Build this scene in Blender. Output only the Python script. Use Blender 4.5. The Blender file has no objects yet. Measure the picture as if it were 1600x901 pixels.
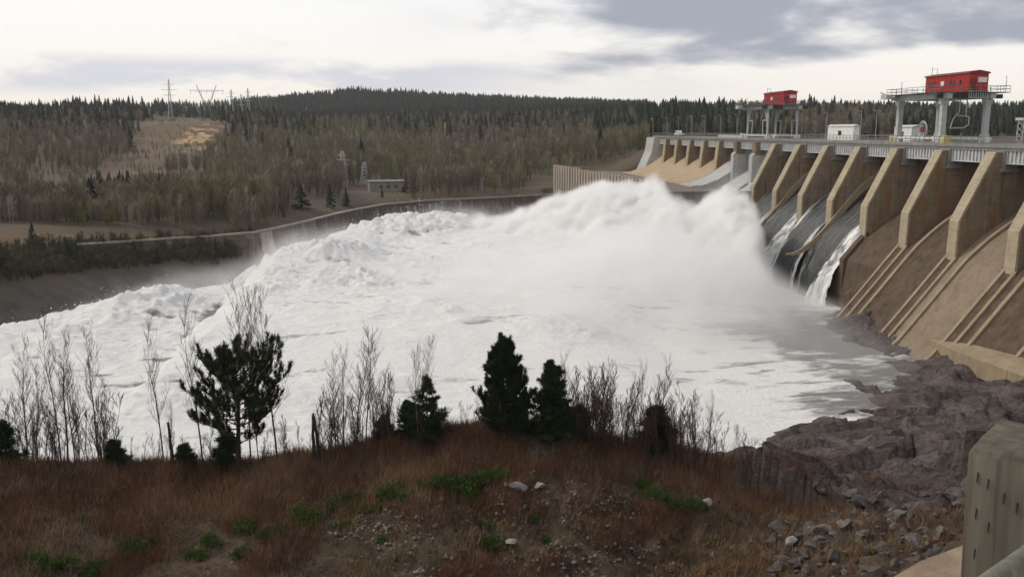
import bpy, math, random
import numpy as np
from mathutils import Vector
random.seed(7); rng = np.random.default_rng(7)
S = bpy.context.scene; COL = S.collection
R = math.radians
# ---------------------------------------------------------------- camera
FPX = 1450.0; CZ = 31.0
PIT = math.atan(247.5/FPX); YAW = math.atan(150/(FPX/math.cos(PIT)))
cam = bpy.data.objects.new('camera', bpy.data.cameras.new('camera')); COL.objects.link(cam)
cam.location = (0, 0, CZ); cam.rotation_euler = (math.pi/2-PIT, 0, -YAW)
cam.data.sensor_width = 36; cam.data.lens = FPX/1600*36; cam.data.clip_end = 30000; cam.data.clip_start = .05
S.camera = cam
# ---------------------------------------------------------------- light
SUN_EL, SUN_AZ = R(42), R(-62)          # azimuth from +Y towards +X
sd = Vector((math.sin(SUN_AZ)*math.cos(SUN_EL), math.cos(SUN_AZ)*math.cos(SUN_EL), math.sin(SUN_EL)))
sun = bpy.data.objects.new('sun', bpy.data.lights.new('sun', 'SUN')); COL.objects.link(sun)
sun.data.energy = 1.7; sun.data.angle = R(12); sun.data.color = (1, .90, .74)
sun.rotation_euler = (-sd).to_track_quat('-Z', 'Y').to_euler()
S.view_settings.view_transform = 'Standard'; S.view_settings.look = 'None'; S.view_settings.gamma = 1
S.view_settings.exposure = 0.0
S.cycles.volume_bounces = 8; S.cycles.max_bounces = 9; S.cycles.diffuse_bounces = 3
S.cycles.transparent_max_bounces = 8

class NT:
    def __init__(s, tree): s.t = tree; s.n = tree.nodes; s.l = tree.links
    def new(s, typ, **kw):
        n = s.n.new(typ)
        for k, v in kw.items():
            if k.startswith('i_'): n.inputs[k[2:].replace('_', ' ')].default_value = v
            else: setattr(n, k, v)
        return n
    def link(s, a, b): s.l.new(a, b)
    def val(s, sock, v):
        if isinstance(v, bpy.types.NodeSocket): s.link(v, sock)
        else: sock.default_value = v
    def math(s, op, a, b=0.0, c=None, clamp=False):
        n = s.n.new('ShaderNodeMath'); n.operation = op; n.use_clamp = clamp
        s.val(n.inputs[0], a); s.val(n.inputs[1], b)
        if c is not None: s.val(n.inputs[2], c)
        return n.outputs[0]
    def mix(s, f, a, b, mode='MIX'):
        n = s.n.new('ShaderNodeMix'); n.data_type = 'RGBA'; n.blend_type = mode
        for sock, v in ((n.inputs[0], f), (n.inputs[6], a), (n.inputs[7], b)):
            if isinstance(v, tuple) and len(v) == 3: v = (*v, 1)
            s.val(sock, v)
        return n.outputs[2]
    def noise(s, vec, scale, detail=4, rough=.55, dist=0):
        n = s.n.new('ShaderNodeTexNoise'); n.inputs['Scale'].default_value = scale
        n.inputs['Detail'].default_value = detail; n.inputs['Roughness'].default_value = rough
        n.inputs['Distortion'].default_value = dist
        if vec is not None: s.link(vec, n.inputs['Vector'])
        return n.outputs['Fac']
    def ramp(s, f, a, b):
        n = s.n.new('ShaderNodeMapRange'); n.interpolation_type = 'SMOOTHSTEP'
        s.val(n.inputs[0], f); n.inputs[1].default_value = a; n.inputs[2].default_value = b
        return n.outputs[0]
    def mapping(s, vec, scale=(1, 1, 1), loc=(0, 0, 0), rot=(0, 0, 0)):
        n = s.n.new('ShaderNodeMapping'); n.inputs['Scale'].default_value = scale
        n.inputs['Location'].default_value = loc; n.inputs['Rotation'].default_value = rot
        s.link(vec, n.inputs['Vector']); return n.outputs[0]

W = bpy.data.worlds.new('World'); S.world = W; W.use_nodes = True
w = NT(W.node_tree); w.n.clear()
out = w.new('ShaderNodeOutputWorld'); bg = w.new('ShaderNodeBackground'); bg.inputs['Strength'].default_value = .1
sky = w.new('ShaderNodeTexSky'); sky.sky_type = 'NISHITA'; sky.sun_disc = False
sky.sun_elevation = SUN_EL; sky.sun_rotation = SUN_AZ
tc = w.new('ShaderNodeTexCoord').outputs['Generated']
sep = w.new('ShaderNodeSeparateXYZ'); w.link(tc, sep.inputs[0]); dx, dy, dz = sep.outputs
def wm(*a, **k): return w.math(*a, **k)
v1 = w.mapping(tc, (5, 5, 17)); n1 = w.noise(v1, 1.0, 7, .55, .25)
v2 = w.mapping(tc, (2.2, 2.2, 9), (3.1, .7, 1.5)); n2 = w.noise(v2, 1.0, 6, .5)
# dark bank: towards the right and upper part of the view
az = w.ramp(dx, .05, .26)
el = w.ramp(wm('ADD', dz, wm('MULTIPLY', wm('SUBTRACT', n2, .5), .12)), .048, .076)
right = wm('MULTIPLY', az, el)
t = wm('ADD', n1, wm('MULTIPLY', right, .26))
dark = w.ramp(t, .555, .80)
dark = wm('MULTIPLY', dark, el)
# faint bluish band low on the left
band = wm('MULTIPLY', w.ramp(dz, .028, .045), wm('SUBTRACT', 1.0, w.ramp(dz, .060, .078)))
leftm = wm('SUBTRACT', 1.0, w.ramp(dx, .0, .2))
lb = wm('MULTIPLY', wm('MULTIPLY', band, leftm), w.ramp(n1, .40, .56))
base = w.mix(w.ramp(dz, .02, .16), (10.4, 9.8, 9.0), (10.4, 10.3, 10.2))
base = w.mix(w.math('MULTIPLY', w.ramp(n2, .45, .7), .6), base, (8.2, 8.1, 8.3))
c = w.mix(wm('MULTIPLY', lb, .75), base, (6.3, 6.5, 7.6))
c = w.mix(dark, c, (3.9, 4.1, 4.9))
# the open sky over the rest of the dome is thinner cloud
c = w.mix(wm('MULTIPLY', w.ramp(dz, .3, .9), .35), c, (6.5, 6.9, 7.6))
c = w.mix(.06, c, sky.outputs[0])
w.link(c, bg.inputs['Color']); w.link(bg.outputs[0], out.inputs[0])

# ---------------------------------------------------------------- helpers
def tag(o, label=None, cat=None, group=None, kind=None):
    if label: o['label'] = label
    if cat: o['category'] = cat
    if group: o['group'] = group
    if kind: o['kind'] = kind
    return o
def empty(name, loc=(0, 0, 0), rz=0, label=None, cat=None, group=None):
    o = bpy.data.objects.new(name, None); COL.objects.link(o); o.location = loc; o.rotation_euler = (0, 0, rz)
    o.empty_display_size = .3
    return tag(o, label, cat, group)
class MB:
    def __init__(s): s.v = []; s.f = []
    def add(s, v, f):
        b = len(s.v); s.v += [tuple(p) for p in v]; s.f += [tuple(i+b for i in q) for q in f]; return s
    def box(s, x0, x1, y0, y1, z0, z1):
        return s.add([(x, y, z) for z in (z0, z1) for y in (y0, y1) for x in (x0, x1)],
                     [(0, 2, 3, 1), (4, 5, 7, 6), (0, 1, 5, 4), (2, 6, 7, 3), (0, 4, 6, 2), (1, 3, 7, 5)])
    def prism(s, poly, y0, y1):     # poly in (x,z), extruded along y
        n = len(poly)
        v = [(x, y0, z) for x, z in poly]+[(x, y1, z) for x, z in poly]
        return s.add(v, [tuple(range(n)), tuple(range(2*n-1, n-1, -1))]+[(i, i+n, (i+1) % n+n, (i+1) % n) for i in range(n)])
    def bar(s, a, b, r0, r1=None, n=4):
        r1 = r0 if r1 is None else r1
        a = Vector(a); b = Vector(b); d = (b-a)
        if d.length < 1e-6: return s
        d.normalize(); u = d.orthogonal().normalized(); w_ = d.cross(u)
        v = []
        for p, r in ((a, r0), (b, r1)):
            for i in range(n):
                an = 2*math.pi*(i+.5)/n; v.append(p+u*math.cos(an)*r+w_*math.sin(an)*r)
        return s.add(v, [(i, (i+1) % n, (i+1) % n+n, i+n) for i in range(n)]+[tuple(range(n))[::-1], tuple(range(n, 2*n))])
    def build(s, name, mat, parent=None, smooth=False, link=True):
        m = bpy.data.meshes.new(name); m.from_pydata([tuple(p) for p in s.v], [], s.f); m.update()
        if mat: m.materials.append(mat)
        if smooth: m.shade_smooth()
        o = bpy.data.objects.new(name, m)
        if link: COL.objects.link(o)
        if parent: o.parent = parent
        return o
def npmesh(name, V, F, mat, parent=None, smooth=False, attrs=None, link=True):
    V = np.asarray(V, np.float32); F = np.asarray(F, np.int32)
    m = bpy.data.meshes.new(name); k = F.shape[1]
    m.vertices.add(len(V)); m.vertices.foreach_set('co', V.ravel())
    m.loops.add(F.size); m.loops.foreach_set('vertex_index', F.ravel())
    m.polygons.add(len(F)); m.polygons.foreach_set('loop_start', np.arange(0, F.size, k, dtype=np.int32))
    m.update(calc_edges=True); m.validate()
    if attrs:
        for a, arr in attrs.items():
            at_ = m.attributes.new(a, 'FLOAT', 'POINT'); at_.data.foreach_set('value', np.asarray(arr, np.float32).ravel())
    if mat: m.materials.append(mat)
    if smooth: m.shade_smooth()
    o = bpy.data.objects.new(name, m)
    if link: COL.objects.link(o)
    if parent: o.parent = parent
    return o
def grid_mesh(name, X, Y, Z, mat, attrs=None, smooth=True):
    ny, nx = X.shape
    V = np.stack([X, Y, Z], -1).reshape(-1, 3)
    i = np.arange(ny*nx).reshape(ny, nx)
    F = np.stack([i[:-1, :-1], i[:-1, 1:], i[1:, 1:], i[1:, :-1]], -1).reshape(-1, 4)
    return npmesh(name, V, F, mat, smooth=smooth, attrs=attrs)
def copy_tree(o, parent=None):
    c = o.copy(); COL.objects.link(c); c.parent = parent
    for ch in list(o.children): copy_tree(ch, c)
    return c
# pixel -> world (photograph pixels, 1600x901)
_cp, _sp, _cy, _sy = math.cos(PIT), math.sin(PIT), math.cos(YAW), math.sin(YAW)
def ray(px, py):
    u, v = px-800, 450.5-py; h = FPX*_cp+v*_sp
    return Vector((h*_sy+u*_cy, h*_cy-u*_sy, -FPX*_sp+v*_cp))
def at(px, py, Y=None, z=None, X=None):     # z relative to the eye
    d = ray(px, py)
    k = Y/d.y if Y is not None else (z/d.z if z is not None else X/d.x)
    return Vector((d.x*k, d.y*k, CZ+d.z*k))
def proj(X, Y, Z):
    X = np.asarray(X, float); Y = np.asarray(Y, float); Z = np.asarray(Z, float)-CZ
    hf = X*_sy+Y*_cy; r = X*_cy-Y*_sy
    f = hf*_cp-Z*_sp; u = hf*_sp+Z*_cp
    return 800+FPX*r/f, 450.5-FPX*u/f
# numpy perlin
_P = rng.permutation(512).astype(np.int64); _P = np.concatenate([_P, _P, _P])
_G = rng.normal(size=(512, 3)); _G /= np.linalg.norm(_G, axis=1)[:, None]
def perlin(x, y, z=0.0):
    x, y, z = np.broadcast_arrays(np.asarray(x, float), np.asarray(y, float), np.asarray(z, float))
    xi, yi, zi = np.floor(x).astype(int), np.floor(y).astype(int), np.floor(z).astype(int)
    xf, yf, zf = x-xi, y-yi, z-zi
    f = lambda t: t*t*t*(t*(t*6-15)+10)
    u, v, w_ = f(xf), f(yf), f(zf); r = 0
    for a in (0, 1):
        for b in (0, 1):
            for c_ in (0, 1):
                h = _P[_P[_P[(xi+a) & 511]+((yi+b) & 511)]+((zi+c_) & 511)]
                g = _G[h]
                d = g[..., 0]*(xf-a)+g[..., 1]*(yf-b)+g[..., 2]*(zf-c_)
                r = r+d*(u if a else 1-u)*(v if b else 1-v)*(w_ if c_ else 1-w_)
    return r*1.5
def fbm(x, y, z=0.0, o=4, g=.5):
    r = 0; a = 1; k = 1
    for i in range(o): r = r+a*perlin(x*k+i*17.3, y*k+i*5.1, z*k if not np.isscalar(z) else z+i*3.7); a *= g; k *= 2.03
    return r
def billow(x, y, z=0.0, o=4, g=.5):
    r = 0; a = 1; k = 1
    for i in range(o): r = r+a*(1-2.2*np.abs(perlin(x*k+i*11.7, y*k+i*9.1, z+i*3.7))); a *= g; k *= 2.1
    return r
def sm(x, a, b):
    t = np.clip((x-a)/(b-a), 0, 1); return t*t*(3-2*t)
class RBF:
    def __init__(s, pts):
        P = np.array([[p[0], p[1]] for p in pts], float); z = np.array([p[2] for p in pts], float)
        s.P = P; n = len(P)
        A = np.zeros((n+3, n+3)); D = np.linalg.norm(P[:, None]-P[None], axis=2)
        A[:n, :n] = D+np.eye(n)*.0; A[:n, n] = 1; A[:n, n+1:] = P; A[n, :n] = 1; A[n+1:, :n] = P.T
        A[n+1:, n+1:] -= np.eye(2)*1e-6
        s.w = np.linalg.lstsq(A, np.concatenate([z, [0, 0, 0]]), rcond=None)[0]
    def __call__(s, X, Y):
        sh = np.shape(X); q = np.stack([np.ravel(X), np.ravel(Y)], -1); o = np.zeros(len(q))
        for i in range(0, len(q), 50000):
            D = np.linalg.norm(q[i:i+50000, None]-s.P[None], axis=2)
            o[i:i+50000] = D@s.w[:-3]+s.w[-3]+q[i:i+50000]@s.w[-2:]
        return o.reshape(sh)

# ---------------------------------------------------------------- materials
def mat(name, build, rough=.9):
    m = bpy.data.materials.new(name); m.use_nodes = True; t = NT(m.node_tree)
    b = t.n['Principled BSDF']; b.inputs['Roughness'].default_value = rough; b.inputs['Specular IOR Level'].default_value = .3
    pos = t.new('ShaderNodeNewGeometry').outputs['Position']; obj = t.new('ShaderNodeTexCoord').outputs['Object']
    build(t, b, pos, obj); return m
def mottled(name, c1, c2, scale=1., c3=None, rough=.9, bump=0, bscale=None, rand=0, streak=0):
    def f(t, b, pos, obj):
        n = t.noise(pos, scale, 5, .6); col = t.mix(t.ramp(n, .35, .65), c1, c2)
        if c3: col = t.mix(t.ramp(t.noise(pos, scale*.23, 3), .5, .68), col, c3)
        if streak:
            v = t.mapping(pos, (1.3, 1.3, .12)); col = t.mix(t.ramp(t.noise(v, 1.1, 5, .6), .5, .7), col, tuple(x*streak for x in c1))
        if rand:
            r = t.new('ShaderNodeObjectInfo').outputs['Random']
            col = t.mix(t.math('MULTIPLY', r, rand), col, c2 if not c3 else c3)
        t.link(col, b.inputs['Base Color'])
        if bump:
            bp = t.new('ShaderNodeBump'); bp.inputs['Strength'].default_value = 1; bp.inputs['Distance'].default_value = bump
            t.link(t.noise(pos, bscale or scale*3, 6, .65), bp.inputs['Height']); t.link(bp.outputs[0], b.inputs['Normal'])
    return mat(name, f, rough)
def woods(name, cols, s1=.16, s2=.012):
    def f(t, b, pos, obj):
        v = t.mapping(pos, (1, 1, 0)); n = t.noise(v, s1, 2, .5); r = t.new('ShaderNodeObjectInfo').outputs['Random']
        col = t.mix(t.ramp(t.math('ADD', n, t.math('MULTIPLY', t.math('SUBTRACT', r, .5), .1)), .38, .62), cols[0], cols[1])
        col = t.mix(t.ramp(t.noise(t.mapping(pos, (1, 1, 0), (30, 7, 0)), s1*1.3, 2), .56, .66), col, cols[2])
        col = t.mix(t.ramp(t.noise(t.mapping(pos, (1, 1, 0), (80, 7, 0)), s2, 4), .48, .66), col, cols[3])
        t.link(col, b.inputs['Base Color'])
    return mat(name, f)
def concrete(name, c1, c2, stain, smin=.5, smax=.7, lift=True, rust=None):
    def f(t, b, pos, obj):
        col = t.mix(t.ramp(t.noise(pos, .5, 6, .6), .3, .7), c1, c2)
        col = t.mix(t.math('MULTIPLY', t.ramp(t.noise(pos, 4, 4, .7), .45, .75), .3), col, tuple(x*.6 for x in c1))
        col = t.mix(t.math('MULTIPLY', t.ramp(t.noise(t.mapping(pos, (2.6, 2.6, .07), (5, 1, 0)), 1.0, 5, .7), .56, .66), .45), col, tuple(min(1, x*1.5) for x in c1))
        v = t.mapping(pos, (1.2, 1.2, .10)); col = t.mix(t.ramp(t.noise(v, .9, 6, .65, .3), smin, smax), col, stain)
        if rust: col = t.mix(t.ramp(t.noise(t.mapping(pos, (1, 1, .3), (9, 4, 2)), .5, 5, .6), .52, .68), col, rust)
        if lift:        # faint pour joints every 1.8 m
            sp = t.new('ShaderNodeSeparateXYZ'); t.link(pos, sp.inputs[0])
            fr = t.math('FRACT', t.math('DIVIDE', sp.outputs[2], 1.83))
            col = t.mix(t.math('MULTIPLY', t.math('LESS_THAN', fr, .06), .5), col, tuple(x*.5 for x in c1))
        t.link(col, b.inputs['Base Color'])
        bp = t.new('ShaderNodeBump'); bp.inputs['Strength'].default_value = .6; bp.inputs['Distance'].default_value = .08
        t.link(t.noise(pos, 3, 6, .7), bp.inputs['Height']); t.link(bp.outputs[0], b.inputs['Normal'])
    return mat(name, f, .9)
M = {}
M['pier_face_lit'] = concrete('pier_face_lit_concrete', (.38, .32, .225), (.30, .25, .18), (.20, .16, .11), .55, .8)  # paler than the pier sides: sunlight put into the colour
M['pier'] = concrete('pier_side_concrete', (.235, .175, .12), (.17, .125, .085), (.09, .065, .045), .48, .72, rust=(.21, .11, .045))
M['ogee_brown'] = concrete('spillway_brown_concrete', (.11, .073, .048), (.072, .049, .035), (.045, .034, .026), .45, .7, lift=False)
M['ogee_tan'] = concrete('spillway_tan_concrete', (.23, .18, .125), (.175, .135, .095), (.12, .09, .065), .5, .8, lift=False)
M['ogee_far'] = concrete('spillway_far_concrete', (.40, .31, .21), (.33, .26, .18), (.24, .18, .12), .52, .8, lift=False, rust=(.36, .22, .10))
M['kerb'] = concrete('divider_concrete', (.30, .235, .155), (.23, .18, .12), (.16, .12, .085), .5, .8, lift=False)
M['deck'] = concrete('deck_concrete', (.24, .235, .225), (.18, .18, .17), (.13, .13, .125), .55, .8, lift=False)
M['grey'] = concrete('pale_grey_concrete', (.42, .42, .41), (.34, .34, .33), (.27, .26, .25), .5, .8, lift=False)
M['platform'] = concrete('basin_concrete', (.20, .17, .145), (.15, .13, .11), (.09, .08, .07), .45, .7)
M['fluted'] = concrete('fluted_wall_concrete', (.42, .36, .29), (.34, .29, .24), (.24, .20, .17), .45, .7, lift=False)
M['wall'] = concrete('river_wall_concrete', (.15, .115, .09), (.11, .088, .07), (.07, .057, .048), .45, .68, rust=(.22, .19, .16))
M['copper'] = mottled('wall_coping', (.30, .27, .23), (.22, .19, .16), .4)
M['galv'] = mottled('painted_grey_steel', (.42, .44, .43), (.34, .36, .35), .8, rough=.6)
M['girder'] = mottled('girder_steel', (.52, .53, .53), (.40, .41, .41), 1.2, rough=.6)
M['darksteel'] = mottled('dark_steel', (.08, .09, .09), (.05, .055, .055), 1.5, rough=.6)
M['rail'] = mottled('railing_steel', (.20, .20, .18), (.13, .13, .12), 2, rough=.6)
M['red'] = mottled('red_painted_steel', (.42, .032, .026), (.34, .03, .025), .7, rough=.5)
M['redroof'] = mottled('dark_red_roof', (.20, .03, .025), (.13, .025, .02), .8, rough=.6)
M['white'] = mottled('white_paint', (.75, .75, .73), (.6, .6, .58), 1.5, rough=.6)
M['yellow'] = mottled('yellow_paint', (.65, .50, .12), (.5, .4, .1), 3, rough=.5)
M['glass'] = mottled('dark_window_glass', (.03, .035, .045), (.05, .055, .07), 2, rough=.15)
M['gate'] = mottled('rusted_gate_steel', (.10, .07, .055), (.06, .045, .038), .8, rough=.7, streak=.5)
M['gate_grey'] = mottled('grey_gate_steel', (.27, .28, .28), (.22, .23, .23), .6, rough=.6, streak=.8)
M['bark'] = mottled('dark_bark', (.045, .037, .03), (.03, .025, .021), 6)
M['twig'] = mottled('grey_twigs', (.085, .065, .055), (.055, .042, .036), 2, rand=.5)
M['birch'] = mottled('pale_birch_bark', (.25, .22, .19), (.13, .11, .09), 3, rand=.5)
M['twig_red'] = mottled('reddish_twigs', (.10, .055, .042), (.06, .036, .03), 2, rand=.4)
M['needle'] = mottled('pine_needles', (.026, .043, .015), (.014, .026, .011), 1.2, (.030, .046, .012))
M['needle_dry'] = mottled('yellowed_pine_needles', (.17, .14, .045), (.10, .10, .03), 1.2)
M['fir'] = mottled('fir_needles', (.026, .048, .014), (.016, .032, .011), 1.5, (.045, .072, .016))
M['spruce_far'] = mottled('far_spruce_foliage', (.024, .034, .020), (.016, .025, .016), .08, (.034, .042, .02), rand=.3)
M['bare_far'] = woods('far_bare_twigs', [(.12, .092, .062), (.21, .165, .115), (.33, .29, .23), (.15, .15, .062)])
M['bud_far'] = woods('budding_aspen_twigs', [(.17, .18, .05), (.24, .25, .075), (.27, .25, .12), (.15, .17, .05)])
M['juniper'] = mottled('green_shrub_leaves', (.075, .125, .022), (.055, .10, .02), 3, rand=.3)
M['straw'] = mottled('dry_straw', (.27, .175, .08), (.17, .10, .045), .5, (.32, .24, .13))
M['brush_red'] = mottled('red_brown_stems', (.17, .078, .042), (.11, .052, .03), .35, (.25, .145, .08))
M['grey_stem'] = mottled('grey_dead_stems', (.23, .18, .14), (.15, .115, .09), .8)
M['rubble'] = mottled('stone_rubble', (.12, .10, .085), (.24, .21, .18), 2.5, (.07, .055, .045))
def wood(t, b, pos, obj):
    v = t.mapping(obj, (22, 22, 1.1)); n = t.noise(v, 1, 6, .65, .4)
    col = t.mix(t.ramp(n, .3, .7), (.062, .056, .042), (.12, .108, .084))
    v2 = t.mapping(obj, (55, 55, 2.0), (3, 1, 0)); col = t.mix(t.ramp(t.noise(v2, 1, 3), .60, .74), col, (.06, .056, .045))
    col = t.mix(t.ramp(t.noise(obj, 5, 4), .52, .7), col, (.085, .08, .05))
    t.link(col, b.inputs['Base Color'])
    bp = t.new('ShaderNodeBump'); bp.inputs['Strength'].default_value = .8; bp.inputs['Distance'].default_value = .006
    t.link(n, bp.inputs['Height']); t.link(bp.outputs[0], b.inputs['Normal'])
M['wood'] = mat('weathered_timber', wood)
M['slot'] = mottled('dark_wood_slot', (.012, .011, .01), (.02, .018, .015), 9)
def rock(t, b, pos, obj):
    col = t.mix(t.ramp(t.noise(pos, .35, 6, .65, .5), .3, .7), (.085, .068, .064), (.18, .15, .14))
    col = t.mix(t.ramp(t.noise(pos, 1.7, 6, .7), .5, .72), col, (.035, .030, .031))
    col = t.mix(t.ramp(t.noise(t.mapping(pos, (.4, .4, 2.4), (4, 4, 4)), .6, 5, .6), .58, .7), col, (.20, .17, .155))
    col = t.mix(t.math('MULTIPLY', t.ramp(t.noise(pos, .13, 4, .6), .52, .62), .7), col, (.13, .075, .05))
    t.link(col, b.inputs['Base Color']); b.inputs['Roughness'].default_value = .75
    bp = t.new('ShaderNodeBump'); bp.inputs['Strength'].default_value = 1; bp.inputs['Distance'].default_value = .35
    t.link(t.noise(pos, 1.1, 8, .72, .6), bp.inputs['Height']); t.link(bp.outputs[0], b.inputs['Normal'])
M['rock'] = mat('bedrock', rock)
M['stone'] = mottled('loose_stone', (.085, .070, .062), (.038, .032, .03), 1.0, (.16, .142, .13), bump=.1, rand=.5)
M['pale_stone'] = mottled('pale_stone', (.32, .29, .28), (.20, .185, .18), 2.5, bump=.08)
def near_ground(t, b, pos, obj):
    rk = t.new('ShaderNodeAttribute', attribute_name='rock').outputs['Fac']
    soil = t.mix(t.ramp(t.noise(pos, .5, 6, .7), .35, .65), (.065, .038, .022), (.14, .095, .058))
    soil = t.mix(t.ramp(t.noise(pos, .18, 4, .6), .55, .7), soil, (.15, .115, .07))
    soil = t.mix(t.ramp(t.noise(pos, 2.2, 8, .8), .5, .62), soil, (.035, .024, .017)); soil = t.mix(t.ramp(t.noise(t.mapping(pos, (1, 1, 1), (7, 3, 1)), 2.6, 8, .8), .57, .66), soil, (.25, .215, .18))
    r = t.mix(t.ramp(t.noise(pos, .35, 6, .65, .5), .3, .7), (.085, .068, .064), (.18, .15, .14))
    r = t.mix(t.ramp(t.noise(pos, 1.7, 6, .7), .5, .72), r, (.035, .030, .031))
    r = t.mix(t.math('MULTIPLY', t.ramp(t.noise(pos, .13, 4, .6), .50, .62), .75), r, (.085, .058, .046))
    r = t.mix(t.math('MULTIPLY', t.ramp(t.noise(t.mapping(pos, (.15, .5, 2.0), (4, 4, 4)), 1, 6, .65), .58, .70), .8), r, (.175, .15, .14))
    wv = t.new('ShaderNodeTexNoise'); wv.inputs['Scale'].default_value = .6; t.link(pos, wv.inputs['Vector']); va = t.new('ShaderNodeVectorMath', operation='MULTIPLY_ADD'); t.link(wv.outputs['Color'], va.inputs[0]); va.inputs[1].default_value = (1.6, 1.6, 1.6); t.link(pos, va.inputs[2])
    hs = []
    for sc_, th_ in ((.38, .05), (1.15, .07)):
        vo = t.new('ShaderNodeTexVoronoi', feature='DISTANCE_TO_EDGE'); vo.inputs['Scale'].default_value = sc_; t.link(t.mapping(va.outputs[0], (1, .6, 1.5)), vo.inputs['Vector'])
        k_ = t.ramp(vo.outputs['Distance'], 0.0, th_); hs.append(k_); r = t.mix(t.math('MULTIPLY', t.math('SUBTRACT', 1.0, k_), .75), r, (.022, .019, .019))
    vc = t.new('ShaderNodeTexVoronoi'); vc.inputs['Scale'].default_value = .38; t.link(t.mapping(va.outputs[0], (1, .6, 1.5)), vc.inputs['Vector']); sx_ = t.new('ShaderNodeSeparateColor'); t.link(vc.outputs['Color'], sx_.inputs[0])
    r = t.mix(t.math('MULTIPLY', sx_.outputs[0], .45), r, (.07, .05, .048)); r = t.mix(t.math('MULTIPLY', t.ramp(sx_.outputs[1], .6, 1), .35), r, (.20, .165, .15))
    t.link(t.mix(rk, soil, r), b.inputs['Base Color'])
    bp = t.new('ShaderNodeBump'); bp.inputs['Strength'].default_value = 1; bp.inputs['Distance'].default_value = .5
    t.link(t.noise(t.mapping(pos, (1, 1, 1.6)), 1.0, 10, .78, .8), bp.inputs['Height']); t.link(bp.outputs[0], b.inputs['Normal'])
M['near_ground'] = mat('near_ground', near_ground)
def far_ground(t, b, pos, obj):
    cl = t.new('ShaderNodeAttribute', attribute_name='clear').outputs['Fac']
    sh = t.new('ShaderNodeAttribute', attribute_name='shore').outputs['Fac']
    sa = t.new('ShaderNodeAttribute', attribute_name='sand').outputs['Fac']
    wd = t.mix(t.ramp(t.noise(pos, .02, 5, .6), .35, .65), (.072, .056, .042), (.095, .07, .045))
    c1 = t.mix(t.ramp(t.noise(pos, .03, 6, .65), .38, .62), (.10, .06, .036), (.175, .105, .055))
    c1 = t.mix(t.ramp(t.noise(pos, .06, 6, .75), .46, .60), c1, (.075, .062, .04))
    c1 = t.mix(t.ramp(t.noise(pos, .3, 5, .75), .5, .62), c1, (.09, .07, .045))
    sd_ = t.mix(t.ramp(t.noise(pos, .10, 6, .75), .49, .55), c1, (.42, .28, .15))
    s1 = t.mix(t.ramp(t.noise(pos, .25, 6, .7), .4, .65), (.055, .05, .045), (.095, .085, .072))
    sp_ = t.new('ShaderNodeSeparateXYZ'); t.link(pos, sp_.inputs[0]); wd = t.mix(t.ramp(sp_.outputs[1], 850, 1000), wd, (.028, .032, .022))
    c = t.mix(cl, wd, c1); c = t.mix(sa, c, sd_); c = t.mix(sh, c, s1)
    t.link(c, b.inputs['Base Color'])
M['far_ground'] = mat('far_ground', far_ground)
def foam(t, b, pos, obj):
    fa = t.new('ShaderNodeAttribute', attribute_name='foam').outputs['Fac']  # foam amount, with crevice shade mixed in on the torrent
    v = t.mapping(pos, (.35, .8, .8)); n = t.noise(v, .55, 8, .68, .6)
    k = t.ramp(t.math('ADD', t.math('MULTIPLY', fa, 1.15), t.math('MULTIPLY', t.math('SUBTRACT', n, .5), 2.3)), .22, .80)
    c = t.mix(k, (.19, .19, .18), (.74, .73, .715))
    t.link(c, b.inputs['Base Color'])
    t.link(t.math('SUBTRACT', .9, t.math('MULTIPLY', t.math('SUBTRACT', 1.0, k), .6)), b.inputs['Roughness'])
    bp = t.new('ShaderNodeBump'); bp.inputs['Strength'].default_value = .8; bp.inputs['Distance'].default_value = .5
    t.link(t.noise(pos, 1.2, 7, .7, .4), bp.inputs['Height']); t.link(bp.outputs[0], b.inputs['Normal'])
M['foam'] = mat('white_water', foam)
def river(t, b, pos, obj):
    c = t.mix(t.ramp(t.noise(t.mapping(pos, (.3, 1, 1)), .3, 7, .65), .5, .7), (.06, .06, .055), (.35, .35, .34))
    t.link(c, b.inputs['Base Color']); b.inputs['Roughness'].default_value = .25
    bp = t.new('ShaderNodeBump'); bp.inputs['Distance'].default_value = .3
    t.link(t.noise(pos, .8, 6, .6), bp.inputs['Height']); t.link(bp.outputs[0], b.inputs['Normal'])
M['river'] = mat('river_water', river)
def lake(t, b, pos, obj):
    b.inputs['Base Color'].default_value = (.04, .05, .05, 1); b.inputs['Roughness'].default_value = .15
M['lake'] = mat('reservoir_water', lake)
def sheet(t, b, pos, obj):
    fa = t.new('ShaderNodeAttribute', attribute_name='foam').outputs['Fac']
    fl = t.new('ShaderNodeAttribute', attribute_name='flow').outputs['Fac']
    yy = t.new('ShaderNodeSeparateXYZ'); t.link(pos, yy.inputs[0])
    cb = t.new('ShaderNodeCombineXYZ'); t.link(t.math('MULTIPLY', fl, .22), cb.inputs[0]); t.link(t.math('MULTIPLY', yy.outputs[1], 2.2), cb.inputs[1])
    n = t.noise(cb.outputs[0], 1, 7, .65, .3)
    k = t.ramp(t.math('ADD', fa, t.math('MULTIPLY', t.math('SUBTRACT', n, .5), 1.5)), .42, .80)
    k2 = t.ramp(n, .3, .7)
    t.link(t.mix(k, t.mix(k2, (.035, .037, .037), (.085, .087, .085)), (.78, .77, .75)), b.inputs['Base Color'])
    t.link(t.math('ADD', .25, t.math('MULTIPLY', k, .6)), b.inputs['Roughness'])
    bp = t.new('ShaderNodeBump'); bp.inputs['Distance'].default_value = .25
    t.link(n, bp.inputs['Height']); t.link(bp.outputs[0], b.inputs['Normal'])
M['sheet'] = mat('falling_water', sheet)
M['gravel'] = mottled('roadside_gravel', (.30, .22, .15), (.22, .16, .11), 6, (.36, .28, .2), bump=.01, bscale=60)
M['bldg'] = mottled('pale_cladding', (.27, .245, .19), (.21, .19, .155), .6)

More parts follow.
